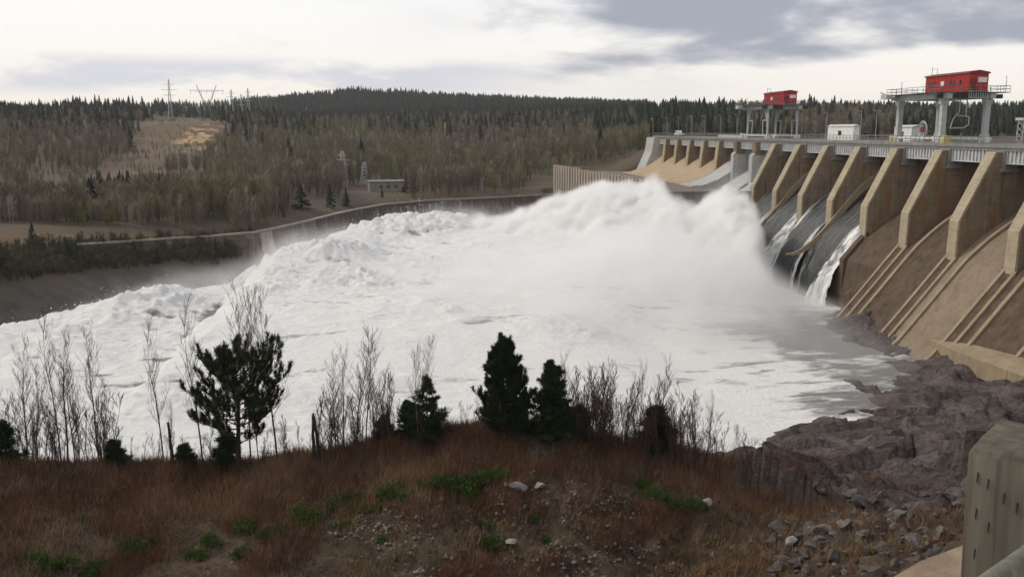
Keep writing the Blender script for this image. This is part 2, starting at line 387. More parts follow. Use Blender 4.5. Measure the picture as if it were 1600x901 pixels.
# ---------------------------------------------------------------- far terrain
WALLPX = [(120, 381), (190, 377), (260, 372), (330, 368), (400, 362), (440, 354), (480, 345), (540, 330), (600, 319), (680, 312), (780, 308), (866, 303)]
WALL = [at(x, y, z=-22) for x, y in WALLPX]
fp = []
for x, y in ((-250, 640), (-120, 570), (0, 523), (100, 492), (200, 468), (300, 452), (400, 432)):
    p = at(x, y, z=-31.6); fp.append((p.x, p.y, p.z)); fp.append((p.x+6, p.y-14, -6))
for p in WALL[5:]:
    fp.append((p.x-1.5, p.y+2.5, 8.4)); fp.append((p.x+3, p.y-6, -3)); fp.append((p.x+12, p.y-24, -7))
for p in WALL[:5]:
    fp.append((p.x-1.5, p.y+2.5, 8.6)); fp.append((p.x+1, p.y-4, 4.0))
for x, y, Y in [(-200, 430, 150), (0, 400, 165), (0, 385, 178), (200, 350, 230), (400, 335, 250), (600, 300, 330), (800, 295, 345), (100, 312, 300), (0, 300, 310),
                (300, 300, 330), (60, 295, 350), (200, 268, 450), (300, 240, 560), (330, 215, 640), (300, 192, 720), (200, 190, 730), (0, 200, 650), (0, 235, 500),
                (400, 198, 750), (500, 240, 520), (700, 250, 520), (900, 258, 480), (600, 213, 700), (800, 218, 650), (0, 182, 900), (100, 171, 950),
                (250, 173, 1000), (370, 192, 1000), (425, 198, 1000), (395, 196, 1300), (452, 168, 1400), (490, 156, 1500), (540, 149, 1500), (640, 153, 1500), (740, 160, 1450), (830, 171, 1350), (900, 184, 950),
                (1000, 184, 640), (1100, 182, 640), (1300, 186, 600), (1600, 196, 600), (1000, 212, 450), (950, 258, 345), (1200, 214, 470), (1400, 216, 440),
                (1700, 218, 420), (-300, 200, 650), (-600, 180, 1000), (2200, 180, 900), (1900, 190, 650), (-400, 300, 300)]:
    p = at(x, y, Y=Y); fp.append((p.x, p.y, p.z))
for X_, Y_, z_ in [(110, 100, 18), (110, 250, 18), (110, 350, 20), (250, 300, 15), (300, 150, 15), (64, 338, 14), (85, 338, 24), (100, 345, 26), (70, 300, -8), (70, 240, -8), (60, 200, -8), (0, 180, -8), (40, 150, -8),
                   (0, 120, -8), (-60, 90, -8), (-150, 80, 0), (-200, 60, 8), (0, 60, -8), (80, 150, -8),
                   (2500, 3000, 60), (-2500, 3000, 60), (0, 3000, 40), (2000, 500, 30), (-2000, 500, 30), (2500, 0, 25), (-2500, 0, 25), (0, 6000, 30), (4000, 6000, 30), (-4000, 6000, 30)]:
    fp.append((X_, Y_, z_))
FH = RBF(fp)
def far_h(X, Y):
    z = FH(X, Y); d = np.clip((np.asarray(Y)-300)/400, 0, 1)
    return z+fbm(np.asarray(X)/60, np.asarray(Y)/60, 2.2, 4)*(.3+4.0*d)
def warp(n, a, b, c, k):   # denser around c
    t = np.linspace(-1, 1, n); g = np.sign(t)*np.abs(t)**k
    return np.where(g < 0, c+g*(c-a), c+g*(b-c))
xs = warp(420, -5000, 5000, 60, 2.6); ys = np.concatenate([np.linspace(70, 420, 170), 420+(np.linspace(0, 1, 190)[1:]**2)*7500])
GX, GY = np.meshgrid(xs, ys); GZ = far_h(GX, GY)
# keep the ground clear of the basin in front of the dam
bas = (GX > 45) & (GX < 100) & (GY < 332); GZ = np.where(bas, np.minimum(GZ, -6), GZ)
gpx, gpy = proj(GX, GY, GZ)
def poly_mask(px, py, poly):
    ins = np.zeros(np.shape(px), bool); n = len(poly)
    for i in range(n):
        x0, y0 = poly[i]; x1, y1 = poly[(i+1) % n]
        c_ = ((y0 > py) != (y1 > py)); xx = (x1-x0)*(py-y0)/((y1-y0) if y1 != y0 else 1e-9)+x0
        ins ^= c_ & (px < xx)
    return ins
# the clearings, kept as ground areas (metres), found from where their edges meet the hill
def unproj_ground(px, py):
    d = ray(px, py); d = d/d.y
    Ys = np.linspace(150, 1500, 900); zz = far_h(d.x*Ys, Ys); rz = CZ+d.z*Ys
    i = np.argmax(rz < zz) if (rz < zz).any() else len(Ys)-1
    return (d.x*Ys[i], Ys[i])
CL1 = [unproj_ground(*p) for p in [(95, 305), (60, 292), (130, 275), (180, 255), (205, 230), (222, 196), (240, 182), (330, 186), (345, 215), (350, 240), (300, 262), (240, 280), (160, 300)]]
CL2 = [unproj_ground(*p) for p in [(275, 200), (315, 192), (338, 205), (342, 235), (318, 240), (295, 222)]]
CL3 = [unproj_ground(*p) for p in [(-200, 380), (0, 371), (150, 363), (300, 359), (430, 346), (480, 339), (440, 356), (330, 370), (150, 380), (0, 392), (-200, 410)]]
def soft_mask(X, Y, poly, s):
    jx = X+fbm(X/25, Y/25, 5.5, 3)*s; jy = Y+fbm(X/25, Y/25, 8.5, 3)*s
    return poly_mask(jx, jy, poly)
clear = (soft_mask(GX, GY, CL1, 14) | soft_mask(GX, GY, CL3, 3)).astype(float)
sand = soft_mask(GX, GY, CL2, 12).astype(float)
shore = np.where((GY < 330) & (GX < 60), 1-sm(GZ+fbm(GX/9, GY/9, 2.5, 3)*1.5, 1.5, 6.0), 0)
ter = grid_mesh('far_hills', GX, GY, GZ, M['far_ground'], dict(clear=clear, sand=sand, shore=shore)); tag(ter, kind='structure')

# river and reservoir
o = MB().add([(-400, 40, -.6), (75, 40, -.6), (75, 345, -.6), (-400, 345, -.6)], [(0, 1, 2, 3)]).build('river', M['river']); tag(o, kind='structure')
o = MB().add([(98, -200, 25), (900, -200, 25), (900, 430, 25), (98, 430, 25)], [(0, 1, 2, 3)]).build('reservoir_water', M['lake']); tag(o, kind='structure')

# ---------------------------------------------------------------- near terrain
NR = 0.0
npts = [(x, y, z) for x, y, z in [(*at(a, b, Y=c_),) for a, b, c_ in [
    (-300, 730, 46), (0, 724, 48), (200, 722, 50), (400, 718, 52), (600, 694, 52), (700, 680, 52), (770, 676, 52), (860, 688, 51), (1000, 702, 52), (1180, 712, 55),
    (-200, 810, 43), (0, 805, 44), (200, 800, 45), (400, 795, 46), (600, 780, 46.5), (800, 765, 47), (1000, 790, 47), (1100, 780, 48),
    (-100, 920, 38), (200, 901, 41), (400, 901, 41), (600, 890, 42), (800, 860, 43.5), (1000, 901, 42), (1000, 840, 44.5), (1130, 901, 42.5),
    (1424, 546, 125),
    (1600, 610, 95), (1520, 600, 103), (1500, 650, 85), (1600, 690, 70), (1400, 700, 78), (1440, 600, 106), (1300, 765, 62), (1450, 790, 52), (1600, 750, 50),
    (1300, 870, 42), (1450, 885, 36), (1600, 850, 30), (1210, 800, 50), (1230, 740, 60), (1700, 640, 80), (1360, 760, 62)]]]
npts += [(p.x, p.y, p.z+1.1) for p in (at(1240, 700, Y=86), at(1330, 604, Y=110), at(1300, 640, Y=101), at(1350, 566, Y=123))]
npts += [(71, 143, 1.9), (71, 133, 2.2), (71.5, 126, 2.6), (66.8, 146, -.1), (66.3, 136, .1), (64.8, 128, .5), (59, 142, -3), (57, 134, -3), (74, 150, 1.5), (74, 140, 2), (71, 154, -5), (62, 152, -6), (82, 160, -4), (82, 140, 2)]
npts += [(*at(a, b, Y=c_),) for a, b, c_ in [(1400, 588, 111), (1500, 572, 106), (1460, 556, 117), (1500, 610, 96), (1420, 620, 98), (1560, 620, 90), (1360, 640, 98)]]
npts += [(-60, 66, 3), (-30, 66, 3), (0, 66, 3), (15, 68, 3), (26, 76, .5), (-60, 80, -5), (-30, 80, -5), (0, 80, -5), (20, 85, -5), (28, 100, -6), (40, 115, -6), (50, 130, -6), (-110, 75, 0),
         (-110, 40, 14), (-80, 20, 12), (-30, 22, 9.5), (0, 25, 9.5), (12, 22, 12), (0, 12, 14), (6, 12, 16), (-20, 10, 14), (-60, 5, 16), (1, 5, 23), (-8, 4, 23),
         (10, 12, 24), (20, 14, 26), (60, 40, 22), (80, 70, 20), (90, 95, 16), (74, 105, 2), (72, 122, 1), (110, 110, 18), (110, 20, 29), (60, 5, 29), (20, 3, 29.2), (8, 4, 29), (-110, 10, 18), (120, 70, 26)]
npts = [(a, b, c_+(0 if c_ > -9 else 0)) for a, b, c_ in npts]
NH = RBF(npts)
def rockmask(X, Y):
    return sm(X+fbm(X/7, Y/7, 1.1, 3)*6-(54-Y)*.35, 18, 27)
_W = np.random.default_rng(5).random((64, 64, 6))
def worley(X, Y, s, tilt):     # blocky facets: nearest jittered cell, each with its own plane
    x, y = np.asarray(X)/s, np.asarray(Y)/s; xi, yi = np.floor(x).astype(int), np.floor(y).astype(int)
    best = np.full(x.shape, 9e9); out = np.zeros(x.shape)
    for a in (-1, 0, 1):
        for b in (-1, 0, 1):
            w_ = _W[(xi+a) % 64, (yi+b) % 64]; dx_, dy_ = x-(xi+a+w_[..., 0]), y-(yi+b+w_[..., 1]); d_ = dx_**2+dy_**2
            v = (dx_*(w_[..., 2]-.5)+dy_*(w_[..., 3]-.5))*tilt*2+(w_[..., 4]-.5)
            m_ = d_ < best; best = np.where(m_, d_, best); out = np.where(m_, v, out)
    return out*s
def near_h(X, Y, detail=True):
    z = NH(X, Y)
    k = rockmask(X, Y)
    away = sm(Y, 8, 25)
    if detail:
        damp = np.clip((z+1.5)/5, .22, 1)
        wx = X+fbm(X/4, Y/4, 3.3, 3)*.9; wy = Y+fbm(X/4, Y/4, 6.3, 3)*.9
        rk = z+damp*(fbm(X/13, Y/15, 3.3, 3)*1.1+worley(wx*.8+wy*.25, wy, 6.0, 1.0)*.42+worley(wx+wy*.2+9, wy*1.3, 2.4, 1.1)*.30+worley(wx*1.3+5, wy+3, 1.0, 1.0)*.26+fbm(X/1.2, Y/1.2, 7.3, 3)*.12)+.25*(1-damp)
        fc = sm(X, -6, 3)*(1-sm(Y, 46.5, 49)); kn = z+fbm(X/4, Y/4, 4.4, 5)*.45+billow(X/2.2, Y/2.2, 6.1, 3)*.12+fc*(billow(X/2.4, Y/1.8, 8.1, 6, .62)*.45)
        z = z*(1-away)+(kn*(1-k)+rk*k)*away
    z = z+np.exp(-((X-5)/8)**2-((Y-52)/7)**2)*.45-.55*sm(-X, 2, 12)*sm(Y, 40, 48)*(1-k)
    return z
nx = np.concatenate([np.linspace(-110, -45, 60)[:-1], np.linspace(-45, 80, 420), np.linspace(80, 120, 30)[1:]])
ny = np.concatenate([np.linspace(2, 30, 60)[:-1], np.linspace(30, 72, 160)[:-1], np.linspace(72, 162, 220)])
NX, NY = np.meshgrid(nx, ny); NZ = near_h(NX, NY)
NZ = np.where(NY < 6, np.minimum(NZ, 28.5-.0*NX), NZ)
tag(grid_mesh('ground', NX, NY, NZ, M['near_ground'], dict(rock=rockmask(NX, NY))), kind='structure')
_nh_cache = {}
def nz(x, y): return float(near_h(np.array([[x]]), np.array([[y]]))[0, 0])

# ---------------------------------------------------------------- the torrent
RPX = [(-60, 560, 128), (0, 527, 138), (80, 500, 150), (150, 487, 158), (260, 462, 168), (330, 458, 176), (395, 450, 186), (418, 418, 196), (450, 396, 200), (500, 386, 208), (560, 368, 218), (620, 357, 225), (700, 348, 228),
       (790, 338, 226), (850, 325, 222), (920, 304, 216), (975, 297, 212), (995, 303, 208), (1006, 297, 207), (1016, 281, 206), (1027, 298, 203), (1045, 326, 200), (1080, 336, 194), (1100, 326, 190), (1130, 311, 188), (1165, 315, 184),
       (1190, 336, 180), (1212, 372, 174), (1230, 430, 166), (1240, 480, 160)]
RP = [at(x, y, Y=Y) for x, y, Y in RPX]
rx = np.array([p.x for p in RP]); ry = np.array([p.y for p in RP]); rz_ = np.array([p.z for p in RP])
o_ = np.argsort(rx); rx, ry, rz_ = rx[o_], ry[o_], rz_[o_]
def torrent(X, Y):
    H = np.interp(X, rx, rz_); YR = np.interp(X, rx, ry)
    sn = np.interp(X, [-80, -20, 20, 45, 60, 70], [60, 55, 50, 34, 20, 12])
    sf = np.interp(X, [-80, -20, 20, 50, 70], [5, 7, 10, 9, 9])
    d = Y-YR; s = np.where(d > 0, sf, sn)
    h = H*np.exp(-np.abs(d/s)**np.where(d > 0, 2.2, 1.7))
    h = h+2.6*np.exp(-((X-4)/48)**2-((Y-135)/30)**2)*(1-sm(X, 22, 36)*(1-sm(Y, 135, 150)))
    # right side ends at the falling sheets
    xr = np.interp(Y, [146, 163, 178, 190], [59, 64, 70, 75])+fbm(Y/4, X/9, 41.5, 3)*1.2; h = h*(1-sm(X, xr-5, xr+.8))
    amp = .35+.10*h+1.9*np.exp(-((X+16)/26)**2-((Y-182)/28)**2)+.5*sm(-X, 10, 50)
    flow = billow((X+.35*Y)/13, Y/9, .5, 5, .56)
    fine = billow((X+.3*Y)/4.2, Y/3.2, 2.5, 4, .6)
    big = fbm(X/26, Y/22, 9.5, 3)
    micro = billow((X+.3*Y)/1.7, Y/1.3, 5.5, 3, .6)
    lit = sm(X, 10, 70); amp = amp*(1-.75*sm(X, 28, 46)*(1-sm(Y, 150, 170)))
    h = h+amp*(flow*.8+fine*.42+micro*.13)*np.clip(.5+big*.9, .3, 1.4)+big*.08*h
    h = h-2.8*sm(X, 8, 30)*sm(h, 5, 11)
    edge = sm(Y, 66, 78)*(1-sm(d, 8, 26))
    return h*edge+(edge-1)*1.2, d
tx = np.linspace(-120, 78, 560); ty = np.linspace(66, 262, 520)
TX, TY = np.meshgrid(tx, ty); TZ, TD = torrent(TX, TY)
calm = sm(TX+fbm(TX/12, TY/12, 51.5, 3)*8, 34, 56)*(1-sm(TY, 146, 166))
crv = billow((TX+.35*TY)/13, TY/9, .5, 5, .56); crv2 = billow((TX+.3*TY)/4.2, TY/3.2, 2.5, 4, .6)
foam_shade = .88-.78*calm-.35*sm(TD, 4, 12)+fbm(TX/14, TY/9, 12.5, 4)*.25+np.clip(crv*.52+crv2*.36+.03, -1.0, .15)-.26*np.exp(-((TX+22)/22)**2-((TY-178)/26)**2)*np.clip(1-crv2-crv, 0, 2)*(1-.5*sm(TX, 0, 40)*sm(TY, 150, 180))  # foam cover, plus crevice shade painted in by the billow terms
def blur(A, r):
    for ax in (0, 1):
        P_ = np.pad(A, [(r+1, r) if i == ax else (0, 0) for i in (0, 1)], mode='edge'); c_ = np.cumsum(P_, axis=ax)
        A = (np.take(c_, range(2*r+1, c_.shape[ax]), axis=ax)-np.take(c_, range(0, c_.shape[ax]-2*r-1), axis=ax))/(2*r+1)
    return A
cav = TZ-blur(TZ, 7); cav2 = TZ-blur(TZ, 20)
gz = np.gradient(TZ, ty, axis=0)        # slope towards the near bank; steep parts get shade put into the colour
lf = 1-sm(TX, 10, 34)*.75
strk = fbm((TX+.3*TY)/26, (TY-.25*TX)/3.6, 91.5, 5, .6); patch = sm(fbm(TX/30, TY/22, 95.5, 3), -.15, .35)
foam_shade = foam_shade-(.24+.16*patch)*sm(strk, .0, .6)*(.4+.6*patch)*(1-sm(TX, 22, 44)*(1-sm(TY, 60, 110)))
foam_shade = foam_shade+lf*(np.clip(cav*.75, -.55, .1)+np.clip(cav2*.28, -.35, .1)-.30*sm(gz, .45, 1.2)*(fbm(TX/8, TY/8, 71.5, 3) > -.1))  # shade of troughs and steep near faces painted into the foam colour
foam_shade = np.clip(foam_shade, 0, 1)
TXd = TX+fbm(TX/5, TY/5, 21.5, 3)*.5*np.clip(TZ/6, 0, 1); TYd = TY+fbm(TX/5, TY/5, 31.5, 3)*.5*np.clip(TZ/6, 0, 1)
tag(grid_mesh('white_water', TXd, TYd, TZ, M['foam'], dict(foam=foam_shade)), kind='structure')

# spray drifting over the torrent: one closed hull turned into a fog grid
def volume_hull(name, X, Y, top, bot, dens, band, voxel, nscale, lo, hi, alb=(.97, .97, .97), dist=.6):
    ny_, nx_ = X.shape; n = nx_*ny_
    V = np.concatenate([np.stack([X, Y, top], -1).reshape(-1, 3), np.stack([X, Y, bot], -1).reshape(-1, 3)])
    i = np.arange(n).reshape(ny_, nx_)
    F = [np.stack([i[:-1, :-1], i[:-1, 1:], i[1:, 1:], i[1:, :-1]], -1).reshape(-1, 4)]
    F.append(F[0][:, ::-1]+n)
    for e in (i[0, ::-1], i[-1], i[:, 0], i[::-1, -1]):
        F.append(np.stack([e[:-1], e[1:], e[1:]+n, e[:-1]+n], -1)[:, ::-1])
    m = bpy.data.materials.new(name); m.use_nodes = True; t = NT(m.node_tree); t.n.clear()
    om = t.new('ShaderNodeOutputMaterial'); pv = t.new('ShaderNodeVolumePrincipled')
    pv.inputs['Color'].default_value = (*alb, 1); pv.inputs['Anisotropy'].default_value = 0
    pv.inputs['Density Attribute'].default_value = ''
    pos = t.new('ShaderNodeNewGeometry').outputs['Position']
    at_ = t.new('ShaderNodeAttribute', attribute_name='density').outputs['Fac']
    nn = t.ramp(t.noise(pos, nscale, 5, .65, dist), lo, hi)
    t.link(t.math('MULTIPLY', t.math('MULTIPLY', at_, nn), dens), pv.inputs['Density'])
    t.link(pv.outputs[0], om.inputs['Volume'])
    ob = npmesh(name, V, np.concatenate(F), m)
    ng = bpy.data.node_groups.new(name, 'GeometryNodeTree')
    ng.interface.new_socket('Geometry', in_out='INPUT', socket_type='NodeSocketGeometry')
    ng.interface.new_socket('Geometry', in_out='OUTPUT', socket_type='NodeSocketGeometry')
    gi = ng.nodes.new('NodeGroupInput'); go = ng.nodes.new('NodeGroupOutput'); mv = ng.nodes.new('GeometryNodeMeshToVolume')
    mv.resolution_mode = 'VOXEL_SIZE'; mv.inputs['Voxel Size'].default_value = voxel
    mv.inputs['Density'].default_value = 1.0; mv.inputs['Interior Band Width'].default_value = band
    smn = ng.nodes.new('GeometryNodeSetMaterial'); smn.inputs['Material'].default_value = m
    ng.links.new(gi.outputs[0], mv.inputs['Mesh']); ng.links.new(mv.outputs[0], smn.inputs[0]); ng.links.new(smn.outputs[0], go.inputs[0])
    md = ob.modifiers.new('fog', 'NODES'); md.node_group = ng
    return ob
sx = np.linspace(-105, 82, 130); sy = np.linspace(84, 262, 120); SX, SY = np.meshgrid(sx, sy)
th, td = torrent(SX, SY)
H0 = np.interp(SX, rx, rz_); lift = .15+.07*np.clip(th, 0, 20)+2.6*sm(SX, 5, 35)*sm(th, 3, 11)
cap = sm(th, .3, 3)
core = lift*cap*(1.0+fbm(SX/12, SY/12, 3.9, 4)*1.0)
mist = 12*np.exp(-((SX-46)/17)**2-((SY-146)/22)**2)+4.5*np.exp(-((SX+38)/34)**2-((SY-190)/18)**2)+6.5*np.exp(-((SX-26)/30)**2-((SY-158)/34)**2)+5*np.exp(-((SX-14)/26)**2-((SY-240)/14)**2)
top = np.maximum(th, 0)+np.maximum(core, 0)+mist
ed = np.minimum.reduce([sm(SX, -105, -85), 1-sm(SX, 74, 82), sm(SY, 84, 96), 1-sm(SY, 250, 262)])
top = top*ed+.5
sp = volume_hull('spray', SX, SY, top, np.full_like(top, -1.0), .16, 5.0, 1.1, .11, .30, .72)
tag(sp, 'white spray and drifting mist hanging over the churning torrent', 'spray', kind='stuff')

px_, py_ = np.meshgrid(np.linspace(-6, 77, 190), np.linspace(150, 228, 170))
H = np.interp(px_, rx, rz_); YR = np.interp(px_, rx, ry); d_ = py_-YR
cau = billow((px_+.2*py_)/9, py_/8, .5, 5, .55); cau2 = billow(px_/3.5, py_/3.5, 3.5, 3, .6)
ptop = (H+1.0)*np.exp(-np.abs(d_/np.where(d_ > 0, 8, 26))**2)+(cau*1.7+cau2*.7-.6)*sm(H, 3, 9)
xr = np.interp(py_, [146, 163, 178, 190], [60, 65, 71, 76])+fbm(py_/4, px_/9, 41.5, 3)*1.2
ptop = ptop*(1-sm(px_, xr-4.5, xr+1.2))*sm(px_, -6, 16)*sm(py_, 150, 158)*(1-sm(py_, 218, 228))
pl = volume_hull('spray_plume', px_, py_, np.maximum(ptop, -.4), np.full_like(ptop, -1.0), 1.1, 1.2, .62, .24, .32, .52, alb=(1, .998, .995), dist=.9)
tag(pl, 'dense white plume thrown up where the spillway jets meet the river', 'spray', kind='stuff')
drop = bpy.data.materials.new('droplets'); drop.use_nodes = True; t = NT(drop.node_tree); t.n.clear()
om = t.new('ShaderNodeOutputMaterial'); d1 = t.new('ShaderNodeBsdfDiffuse'); d2 = t.new('ShaderNodeBsdfTranslucent'); ad = t.new('ShaderNodeAddShader')
for q in (d1, d2): q.inputs[0].default_value = (.46, .46, .455, 1); t.link(q.outputs[0], ad.inputs[0 if q is d1 else 1])
t.link(ad.outputs[0], om.inputs[0])
# flying droplets torn off the crests
g = np.random.default_rng(77); nd = 70000; dxx = g.uniform(-95, 73, nd); dyy = g.uniform(90, 250, nd)
hh, dd_ = torrent(dxx, dyy); cr = billow((dxx+.35*dyy)/13, dyy/9, .5, 3, .56)
kp = (hh > .6) & (g.random(nd) < np.clip(.0+.9*np.exp(-(dd_/6)**2), 0, 1)); dxx, dyy, hh, dd_ = dxx[kp], dyy[kp], hh[kp], dd_[kp]
P_ = np.stack([dxx, dyy, hh+g.exponential(.25+.07*np.clip(hh, 0, 20)+.5*np.exp(-(dd_/7)**2)*sm(hh, 1, 6))], 1)[:, None, :]; a_ = g.normal(size=(len(dxx), 3, 3)); a_ *= (.03+.09*g.random((len(dxx), 1, 1))**2)
V = (P_+a_).reshape(-1, 3); tag(npmesh('spray_droplets', V, np.arange(len(V)).reshape(-1, 3), drop), 'white droplets flung off the wave crests', 'spray', kind='stuff')

# ---------------------------------------------------------------- the dam
Y0, DY = 128.2, 13.86
YK = lambda k: Y0+DY*k
rel = lambda pts: [(x, z+CZ) for x, z in pts]
OG = [(104, -16), (97, -12), (94.5, -10.6), (91.5, -10.3), (89, -10.9), (87, -11.9), (85, -13.1), (83, -14.5), (81, -16.0), (78.1, -18.7), (75, -22.5), (72.6, -25.5), (70.4, -28.2), (68.4, -30.6), (66.4, -32)]
OGX = np.array([p[0] for p in OG][::-1], float); OGZ = np.array([p[1] for p in OG][::-1], float)
og = lambda x: float(np.interp(x, OGX, OGZ))
dam = empty('concrete_dam', (84, YK(6), 0), 0, 'long concrete spillway dam with sloping piers and a steel bridge deck, across the right side', 'dam')
def dpart(mb, name, m, lab=None, smooth=False):
    o = mb.build(name, m, None, smooth); o.parent = dam; o.matrix_parent_inverse = dam.matrix_world.inverted() if False else o.matrix_parent_inverse
    for v in o.data.vertices: v.co.x -= 84; v.co.y -= YK(6)
    if lab: o['label'] = lab
    return o
PW = 1.1
def near_pier(k):
    y0, y1 = YK(k)-PW, YK(k)+PW
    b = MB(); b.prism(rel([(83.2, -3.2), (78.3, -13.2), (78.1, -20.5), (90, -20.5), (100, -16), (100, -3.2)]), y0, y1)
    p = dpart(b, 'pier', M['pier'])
    f = MB()       # nose slab, paler to put sunlight into its colour, standing 6 cm proud of the pier body, with chamfered lip
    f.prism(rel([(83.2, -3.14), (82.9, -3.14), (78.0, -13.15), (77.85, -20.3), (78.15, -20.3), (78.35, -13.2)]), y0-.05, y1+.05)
    nose = dpart(f, 'pier_nose', M['pier_face_lit'])
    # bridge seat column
    c_ = MB().box(84.0, 86.2, y0-.35, y1+.35, CZ-5.6, CZ-3.0).box(83.7, 86.4, y0-.6, y1+.6, CZ-6.0, CZ-5.6)
    dpart(c_, 'bridge_seat', M['deck'])
def bay_strip(prof, y0, y1, name, m, thick=2.5, n=3):
    poly = prof+[(x, z-thick) for x, z in prof[::-1]]
    b = MB(); b.prism(rel(poly), y0, y1); return dpart(b, name, m)
near_prof = [(x, z) for x, z in OG]
for k in range(-4, 7): near_pier(k)
# gates
def gate(k, m, z0=-10.4, x=89.2):
    b = MB().box(x, x+.3, YK(k)+PW, YK(k+1)-PW, CZ+z0, CZ-4.2)
    for i in range(5): b.box(x-.35, x, YK(k)+PW, YK(k+1)-PW, CZ+z0+.5+i*1.3, CZ+z0+.7+i*1.3)
    for j in range(6):
        yy = YK(k)+PW+(j+.5)*(DY-2*PW)/6; b.box(x-.28, x, yy-.1, yy+.1, CZ+z0, CZ-4.25)
    dpart(b, 'sluice_gate', m)
for k in range(-4, 2): gate(k, M['gate'])
# dry spillway bays
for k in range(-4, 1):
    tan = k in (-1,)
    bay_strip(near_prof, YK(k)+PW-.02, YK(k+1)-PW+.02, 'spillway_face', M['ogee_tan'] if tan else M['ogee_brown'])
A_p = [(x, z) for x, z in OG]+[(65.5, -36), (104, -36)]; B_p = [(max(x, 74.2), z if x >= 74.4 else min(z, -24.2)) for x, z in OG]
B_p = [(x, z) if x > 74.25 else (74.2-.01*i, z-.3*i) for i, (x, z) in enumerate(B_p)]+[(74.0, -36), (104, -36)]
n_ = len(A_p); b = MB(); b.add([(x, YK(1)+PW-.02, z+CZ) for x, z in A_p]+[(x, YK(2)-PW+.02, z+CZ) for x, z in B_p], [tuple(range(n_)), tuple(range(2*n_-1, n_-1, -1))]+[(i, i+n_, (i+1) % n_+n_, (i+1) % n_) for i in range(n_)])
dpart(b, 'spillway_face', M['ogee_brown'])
# divider strips in line with each dry pier plus kerbs on both sides and one a little nearer
def strip(y0, y1, x0, x1, dz0, dz1, name, m, th=3.0):
    xs_ = np.linspace(x0, x1, 22); tp = [(x, og(x)+np.interp(x, [x1, x0], [dz1, dz0])) for x in xs_]
    poly = tp+[(x, z-th) for x, z in tp[::-1]]
    return dpart(MB().prism(rel(poly), y0, y1), name, m)
for k in range(-3, 2):
    strip(YK(k)-PW+.02, YK(k)+PW-.02, 78.3, 66.6, .15, .25, 'divider', M['ogee_brown'])
    strip(YK(k)+PW-.25, YK(k)+PW+.35, 78.0, 66.5, .55, .55, 'kerb', M['kerb'])
    strip(YK(k)-PW-.35, YK(k)-PW+.25, 78.0, 66.5, .55, .55, 'kerb', M['kerb'])
    strip(YK(k)-PW-2.9, YK(k)-PW-2.2, 89, 66.5, .6, .5, 'kerb', M['kerb'])
# divider wall between dry and wet bays (pier k=2), ends in a vertical face
xs_ = np.linspace(78.6, 74.3, 8)
poly = [(x, og(x)+.7+(78.6-x)*.05) for x in xs_]+[(74.1, -34), (80, -34)]
dpart(MB().prism(rel(poly), YK(2)-PW, YK(2)+.4), 'divider_wall', M['ogee_brown'])
# wet bays: lip at X=73 with a drop
wet = [(x, z-.5) for x, z in OG if x >= 78]+[(76.2, -21.6), (74.3, -24)]
for k in range(2, 6):
    bay_strip(wet, YK(k)+(PW if k != 2 else .4)-.02, YK(k+1)-PW+.02, 'spillway_face', M['ogee_brown'])
    dpart(MB().box(74.4, 81, YK(k)+.3, YK(k+1)+.3, CZ-34, CZ-24.2), 'spillway_lip', M['ogee_brown'])
for k in (3, 5):   # curved low walls beside the odd piers
    pts = [(89, -6.8), (86.4, -7.8), (83.8, -9.9), (81.2, -12.6), (78.6, -15.8), (76.4, -18.4), (74.2, -20.7), (72.2, -22.2), (70.8, -22.9), (69.4, -23.1)]
    poly = pts+[(x, z-w_) for (x, z), w_ in zip(pts[::-1], (.25, .5, .9, 1.3, 1.6, 1.6, 1.6, 1.6, 1.6, 1.6))]
    dpart(MB().prism(rel(poly), YK(k)-PW-.75, YK(k)-PW-.05), 'curved_wall', M['kerb'])
# water sheets over the wet bays
def sheet_mesh(k):
    y0, y1 = YK(k)+PW, YK(k+1)-PW
    path = [(93, -8.9), (90, -9.0), (88, -9.8), (86, -11.0), (84, -12.4), (82, -14.0), (80, -15.7), (78, -17.6), (76.2, -19.8), (74.8, -21.9), (73.9, -23.6), (73.1, -25.8), (72.4, -28.4), (72.0, -31.5)]
    P = np.array(path); n = 60; s = np.linspace(0, len(P)-1, n)
    px_ = np.interp(s, range(len(P)), P[:, 0]); pz_ = np.interp(s, range(len(P)), P[:, 1])
    L = np.concatenate([[0], np.cumsum(np.hypot(np.diff(px_), np.diff(pz_)))])
    ys_ = np.linspace(y0, y1, 44)
    A, B = np.meshgrid(px_, ys_); Zs, _ = np.meshgrid(pz_, ys_); LL, _ = np.meshgrid(L, ys_)
    e0 = (B-y0)/(y1-y0)
    nn = fbm(LL/6, B/1.2, 3+k, 4)
    A = A-.25*nn-.6*sm(LL, 16, 30)*(.5+nn*.4); Zs = Zs+.22*nn+CZ
    if k == 2: edge = np.exp(-(e0/.20)**2)*1.0+np.exp(-((1-e0)/.12)**2)*.35
    else: edge = np.exp(-(e0/.17)**2)*(1 if k == 4 else .5)+np.exp(-((1-e0)/.15)**2)*.55
    fo = edge*sm(LL, 4, 9)+.22*sm(LL, 12, 26)
    ny_, nx_ = A.shape; i = np.arange(ny_*nx_).reshape(ny_, nx_)
    F = np.stack([i[:-1, :-1], i[:-1, 1:], i[1:, 1:], i[1:, :-1]], -1).reshape(-1, 4)
    o = npmesh('water_sheet', np.stack([A, B, Zs], -1).reshape(-1, 3), F, M['sheet'], smooth=True, attrs=dict(foam=fo.ravel(), flow=LL.ravel()))
    tag(o, kind='structure')
for k in range(2, 6): sheet_mesh(k)
